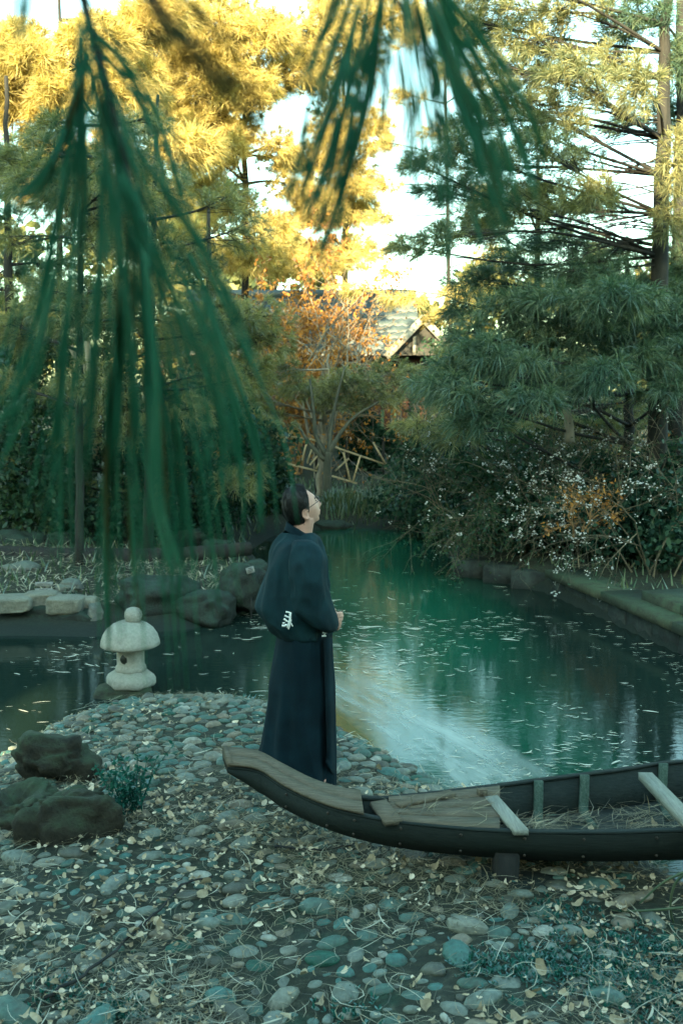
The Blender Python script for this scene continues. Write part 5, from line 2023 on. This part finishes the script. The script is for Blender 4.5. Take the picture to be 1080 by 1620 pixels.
# blue green plant beside the mossy rock
pc = G(210, 1285, 0.0)
pt = thing('leafy_plant', 'blue green leafy plant growing beside the biggest mossy rock', 'plant', (pc[0], pc[1], T1(pc[0], pc[1])))
b = MB()
Vl = []
rq = np.random.default_rng(9)
for i in range(26):
    a = rq.uniform(0, 6.28)
    sp = rq.uniform(0.1, 0.75)
    h = rq.uniform(0.12, 0.34)
    p0 = np.array([pc[0] + rq.normal(0, 0.03), pc[1] + rq.normal(0, 0.03), T1(pc[0], pc[1])])
    p1 = p0 + np.array([math.cos(a) * sp * h, math.sin(a) * sp * h, h])
    q = spline([p0, (p0 + p1) / 2 + rq.normal(0, 0.01, 3), p1], 7)
    b.tube(q, np.linspace(0.0035, 0.0015, 7), 4, False)
    for p in q[2:]:
        for j in range(5):
            d1 = unit(rq.normal(0, 1, 3) + [0, 0, 0.1])
            d2 = unit(np.cross(d1, rq.normal(0, 1, 3)))
            L = rq.uniform(0.02, 0.042)
            Vl.append([p, p + d1 * L * 0.5 + d2 * L * 0.24, p + d1 * L, p + d1 * L * 0.5 - d2 * L * 0.24])
b.build('stems', M['leaf_plant'], pt, kind='stuff')
Vl = np.array(Vl).reshape(-1, 3)
obj('leaves', Vl, np.arange(len(Vl)).reshape(-1, 4), M['leaf_plant'], pt, kind='stuff')
# small waterside plant left of the man
pc = G(380, 1110, -0.22)
tw = np.array([pc[0], pc[1], -0.26])
n = 70
rq = np.random.default_rng(10)
a = rq.uniform(0, 6.28, n)
el = rq.uniform(0.3, 1.2, n)
L = rq.uniform(0.05, 0.14, n)
d = np.stack([np.cos(a) * np.cos(el), np.sin(a) * np.cos(el), np.sin(el)], -1)
s = np.stack([-np.sin(a), np.cos(a), np.zeros(n)], -1) * 0.009
base = tw + rq.normal(0, 0.03, (n, 3)) * [2.2, 1, 0]
V = np.stack([base, base + d * (L * .5)[:, None] + s, base + d * L[:, None], base + d * (L * .5)[:, None] - s], 1).reshape(-1, 3)
tag(obj('waterside_plant', V, np.arange(len(V)).reshape(-1, 4), M['leaf_plant']), 'small green tuft at the waterline left of the robe', 'plant')

# ------------------------------------------------------------------ building
BY = 31.0
hall = thing('garden_hall', 'tiled roof timber hall with red posts across the pond', 'building', P(560, 700, BY))
hz0 = T1(P(560, 700, BY)[0], BY)
ridge_z, eave_z = P(500, 470, BY + 2.4)[2], P(500, 562, BY - 0.9)[2]
xl, xr = P(285, 600, BY)[0], P(665, 600, BY)[0]
nrow = 9
b = MB()
ry0, ry1 = BY - 0.9, BY + 2.4
n_t = int((xr - xl) / 0.26)
rows_obj = []
for i in range(nrow):
    t0, t1 = i / nrow, (i + 1.25) / nrow
    y0, y1 = lerp(ry0, ry1, t0), lerp(ry0, ry1, min(t1, 1.03))
    sag = lambda t: -0.16 * math.sin(math.pi * min(t, 1))
    z0, z1 = lerp(eave_z, ridge_z, t0) + sag(t0) + 0.14, lerp(eave_z, ridge_z, min(t1, 1.03)) + sag(t1)
    b = MB()
    xs = np.linspace(xl, xr, n_t * 2 + 1)
    wave = 0.025 * np.cos(np.arange(n_t * 2 + 1) * np.pi)
    top = np.stack([np.stack([xs, np.full_like(xs, y0), z0 + wave], -1), np.stack([xs, np.full_like(xs, y1), z1 + wave], -1)])
    lip = np.stack([xs, np.full_like(xs, y0), z0 + wave - 0.14], -1)
    b.grid(np.concatenate([lip[None], top]))
    b.build('tile_course', M['tile'], hall)
b = MB()
b.tube([(xl - 0.1, ry1, ridge_z + 0.08), (xr, ry1, ridge_z + 0.08)], 0.17, 8)
b.build('ridge', M['tile'], hall)
# back slope
b = MB()
b.add([(xl, ry1 + 0.02, ridge_z), (xr, ry1 + 0.02, ridge_z), (xr, ry1 + 3.3, eave_z), (xl, ry1 + 3.3, eave_z)], [[0, 1, 2, 3]])
b.build('back_slope', M['tile'], hall)
# front gable at the right end
gx0, gp, gx1 = P(612, 560, BY - 2)[0], P(668, 505, BY - 2)[0], P(722, 560, BY - 2)[0]
gz0, gz1 = P(640, 562, BY - 2)[2], P(668, 503, BY - 2)[2]
for x0 in (gx0, gx1):
    for i in range(9):
        t0, t1 = i / 9, (i + 1.2) / 9
        b = MB()
        xa, xb = lerp(x0, gp, t0), lerp(x0, gp, min(t1, 1))
        za, zb_ = lerp(gz0, gz1, t0) + 0.06, lerp(gz0, gz1, min(t1, 1))
        b.add([(xa, BY - 2.2, za), (xb, BY - 2.2, zb_), (xb, BY + 1.2, zb_), (xa, BY + 1.2, za), (xa, BY - 2.2, za - 0.06), (xa, BY + 1.2, za - 0.06)], [[0, 1, 2, 3], [0, 3, 5, 4]])
        b.build('gable_tile_course', M['tile'], hall)
    b = MB()
    d = unit(np.array([gp - x0, 0, gz1 - gz0]))
    c = np.array([(x0 + gp) / 2, BY - 2.24, (gz0 + gz1) / 2 - 0.02])
    b.box(c, (math.hypot(gp - x0, gz1 - gz0) + 0.1, 0.07, 0.2), np.stack([d, [0, 1, 0], np.cross(d, [0, 1, 0])], 1))
    b.build('bargeboard', M['white_paint'], hall)
b = MB()
b.add([(gx0 + 0.2, BY - 1.9, gz0), (gx1 - 0.2, BY - 1.9, gz0), (gp, BY - 1.9, gz1 - 0.12)], None, [[0, 1, 2]])
b.build('gable_wall', M['wood_dark'], hall)
for px_ in (655, 690):
    b = MB()
    q = P(px_, 540, BY - 1.95)
    b.box((q[0], q[1], (gz0 + gz1) / 2 - 0.25), (0.09, 0.08, (gz1 - gz0) * 0.5))
    b.build('gable_strut', M['white_paint'], hall)
# walls and posts
b = MB()
b.box(((xl + xr) / 2 + 0.3, BY + 1.0, (hz0 + eave_z) / 2), (xr - xl + 0.6, 0.15, eave_z - hz0 + 0.4))
b.build('wall', M['wood_dark'], hall)
for i, px_ in enumerate((310, 352, 395, 436, 484, 504, 528, 590, 612, 640, 668)):
    q = P(px_, 680, BY + 0.2)
    b = MB()
    b.box((q[0], BY + 0.1, (hz0 + eave_z) / 2), (0.2 if px_ not in (590,) else 0.45, 0.2, eave_z - hz0 + 0.3))
    b.build('post', M['wood_red'], hall)
for px0, px1 in ((600, 626), (412, 428), (330, 345)):
    q0, q1 = P(px0, 650, BY + 0.8), P(px1, 685, BY + 0.8)
    b = MB()
    b.box(((q0[0] + q1[0]) / 2, BY + 0.85, (hz0 + 0.3 + q0[2]) / 2), (q1[0] - q0[0], 0.08, q0[2] - hz0 - 0.2))
    b.build('panel', M['wall_green'], hall)
b = MB()
b.box(((xl + xr) / 2, BY + 0.05, eave_z - 0.15), (xr - xl, 0.14, 0.16))
b.build('eave_beam', M['wood_red'], hall)

# bamboo trellis fence
tre = thing('bamboo_trellis', 'loose bamboo trellis fence on the far bank before the hall', 'fence', P(500, 750, 21.5))


def pole(pa, pb, Y0=21.5, r=0.022, name='bamboo_pole'):
    b = MB()
    b.tube([P(*pa, Y0), P(*pb, Y0 + rng.normal(0, 0.04))], r, 6)
    b.build(name, M['bamboo'], tre)


for pa, pb in [((432, 686), (490, 696)), ((490, 694), (610, 735)), ((432, 728), (505, 746)), ((525, 753), (565, 765)), ((430, 705), (440, 690)), ((445, 702), (458, 686)), ((478, 728), (486, 697)), ((486, 733), (496, 702)), ((490, 736), (503, 720)), ((543, 715), (554, 762)), ((570, 720), (558, 762)), ((530, 745), (552, 725)), ((440, 732), (455, 720)), ((500, 742), (520, 705)), ((610, 735), (590, 700))]:
    pole(pa, pb)
for px_ in (436, 500, 548, 606):
    q = P(px_, 740, 21.6)
    b = MB()
    b.tube([(q[0], 21.6, T1(q[0], 21.6) - 0.1), (q[0], 21.6, P(px_, 690, 21.6)[2])], 0.03, 6)
    b.build('fence_post', M['bark'], tre)

# ------------------------------------------------------------------ drooping sprigs close to the lens
def sprig(label, stem, strands, Y0, mat='sprig', seed=0, wk=1.0, jit=0.05, extra=1):
    r = np.random.default_rng(seed)
    t = thing('pine_sprig', label, 'branch', P(stem[0][0], stem[0][1], Y0), 'long needled sprigs hanging close by')
    b = MB()
    b.tube(spline([P(a, c_, Y0) for a, c_ in stem], 10), np.linspace(0.0035, 0.0015, 10), 6)
    b.build('stem', M['bark'], t, True)
    for pts, wpx in strands:
        yb = Y0 + r.normal(0, jit)
        for e in range(1 + extra):
            o_ = r.normal(0, 24 if e else 0, 2)
            yy = [yb + r.normal(0, 0.012) * (e > 0) for _ in pts]
            q = spline([P(a + o_[0] * (i / len(pts) + 0.2), c_ + o_[1], y_) for i, ((a, c_), y_) in enumerate(zip(pts, yy))], 18)
            w_ = wpx * wk * (1.0 if e == 0 else r.uniform(0.4, 0.75)) * yb / FPX / 2
            prof = w_ * np.clip(np.minimum(np.linspace(0.55, 5, 18), np.linspace(5, 0.25, 18)), 0.2, 1.0)
            b = MB()
            b.tube(q, prof, 6, True, 0.5)
            b.build('needle', M[mat] if r.random() > 0.06 else M['sprig_olive'], t, True)


LS = [([(125, -20), (165, 150), (190, 330), (185, 500), (168, 720), (175, 1000)], 30), ([(135, 40), (128, 200), (70, 440), (25, 640), (5, 730)], 24), ([(140, 60), (230, 320), (305, 470), (392, 680), (416, 790)], 22),
      ([(150, 90), (205, 300), (240, 500), (268, 720), (296, 1090)], 26), ([(130, 100), (133, 300), (122, 500), (112, 700), (116, 900)], 26), ([(190, 280), (245, 420), (290, 590), (322, 760), (347, 960)], 24),
      ([(130, 120), (65, 280), (-10, 345)], 20), ([(145, 50), (235, 150), (292, 330)], 18), ([(230, 400), (242, 600), (242, 780), (272, 910)], 26), ([(300, 400), (362, 560), (406, 700), (414, 840)], 18),
      ([(200, 420), (182, 650), (165, 840), (172, 1010)], 28), ([(90, 430), (45, 590), (-5, 690)], 20), ([(250, 560), (287, 720), (305, 900)], 20), ([(330, 480), (352, 640), (366, 770)], 16),
      ([(60, 540), (25, 680), (0, 730)], 16), ([(160, 380), (130, 560), (60, 860)], 12), ([(215, 300), (228, 480), (236, 700), (238, 880)], 26), ([(165, 250), (160, 450), (150, 620), (140, 760)], 22),
      ([(140, 90), (110, 210), (15, 330)], 14), ([(270, 380), (330, 500), (372, 640), (384, 760)], 16), ([(185, 180), (260, 300), (340, 440), (400, 600)], 16), ([(130, 20), (210, 130), (260, 240)], 16), ([(110, 480), (90, 640), (62, 800)], 16), ([(200, 700), (212, 820), (216, 930)], 18),
      ([(150, 150), (185, 350), (212, 560), (226, 740)], 24), ([(120, 160), (95, 330), (60, 520)], 16), ([(280, 640), (290, 800), (278, 960)], 14)]
sprig('large dark green long needled sprig hanging down the left side close by', [(120, -40), (150, 60), (200, 260), (228, 370), (240, 440)], LS, 1.0, seed=1, jit=0.08, extra=5, wk=0.6)
MS = [([(575, -20), (545, 110), (500, 240), (462, 335)], 24), ([(605, -20), (585, 150), (545, 290), (502, 432)], 22), ([(622, -20), (612, 110), (603, 195)], 12), ([(645, -20), (672, 150), (690, 260), (704, 360)], 20), ([(640, -20), (650, 110), (668, 220), (662, 300)], 14),
      ([(670, -20), (715, 110), (765, 230), (802, 380)], 24), ([(690, -10), (740, 110), (790, 195)], 16), ([(560, -20), (520, 90), (488, 170), (480, 250)], 18), ([(560, 60), (540, 200), (520, 300), (490, 360)], 18), ([(600, 40), (575, 120), (560, 190), (556, 250)], 12),
      ([(655, 0), (688, 130), (694, 235)], 16), ([(625, 30), (636, 160), (632, 280)], 8), ([(700, 60), (730, 170), (770, 300), (822, 380)], 10), ([(530, -20), (500, 90), (486, 150)], 12), ([(680, 20), (705, 180), (712, 330), (700, 470)], 8), ([(612, 60), (608, 220), (592, 340)], 8), ([(690, -10), (755, 90), (815, 210), (838, 300)], 16), ([(680, -10), (730, 130), (780, 260), (800, 330)], 16), ([(700, -20), (770, 70), (830, 170)], 12), ([(600, -10), (565, 160), (530, 300), (480, 400)], 14), ([(560, 0), (510, 140), (470, 260), (450, 330)], 12)]
sprig('dark green needled sprig hanging at top centre before the bright sky', [(590, -40), (620, -10), (640, 30)], MS, 1.0, seed=2, jit=0.08, extra=7, wk=0.58)
TS = [([(210, -30), (270, 50), (372, 135)], 22), ([(240, -20), (310, 80), (385, 150)], 18), ([(255, 0), (330, 110), (425, 205)], 14), ([(225, -10), (270, 70), (300, 110)], 26), ([(260, -20), (340, 60), (400, 130)], 12), ([(390, 120), (410, 160), (385, 200)], 10)]
sprig('blurred olive needle sprig slanting at top left of centre', [(200, -50), (225, -20), (260, 20)], TS, 0.6, 'sprig_olive', 3, jit=0.03, wk=0.5, extra=6)
SS = [([(32, -30), (34, 10), (29, 48)], 18), ([(52, -30), (46, 20), (44, 60)], 10), ([(20, -30), (18, 20), (12, 50)], 8)]
sprig('tiny needle sprig dipping in at the top left corner', [(30, -60), (33, -20), (33, 0)], SS, 0.6, 'sprig', 4, jit=0.02)

# ------------------------------------------------------------------ unseen trees added behind the camera to shade the bank
rg = np.random.default_rng(90)
for row, (yr, n_, dh) in enumerate([(-15, 5200, 0.0), (-20.5, 5200, 0.5)]):
    for i in range(13):
        x = -32 + i * 4.4 + row * 2.2 + rg.uniform(-0.6, 0.6)
        h = float(np.interp(x, [-30, -13, -8.5, -4, 0, 4, 30], [14.4, 14.4, 13.6, 12.2, 10.9, 10.6, 11.6])) + rg.uniform(-0.6, 0.6) + dh  # heights shaped to set where the sun reaches
        leaf_tree('added_shade_tree', 'unseen evergreen tree added behind the viewer to shade the bank', (x, yr + rg.uniform(-1, 1), T1(x, yr)), h, 3.8, 'leaf_mid', n_ - 2600, 1.45, 900 + i + 40 * row, 0.3, 0.02, group='unseen shade trees added behind the viewer')
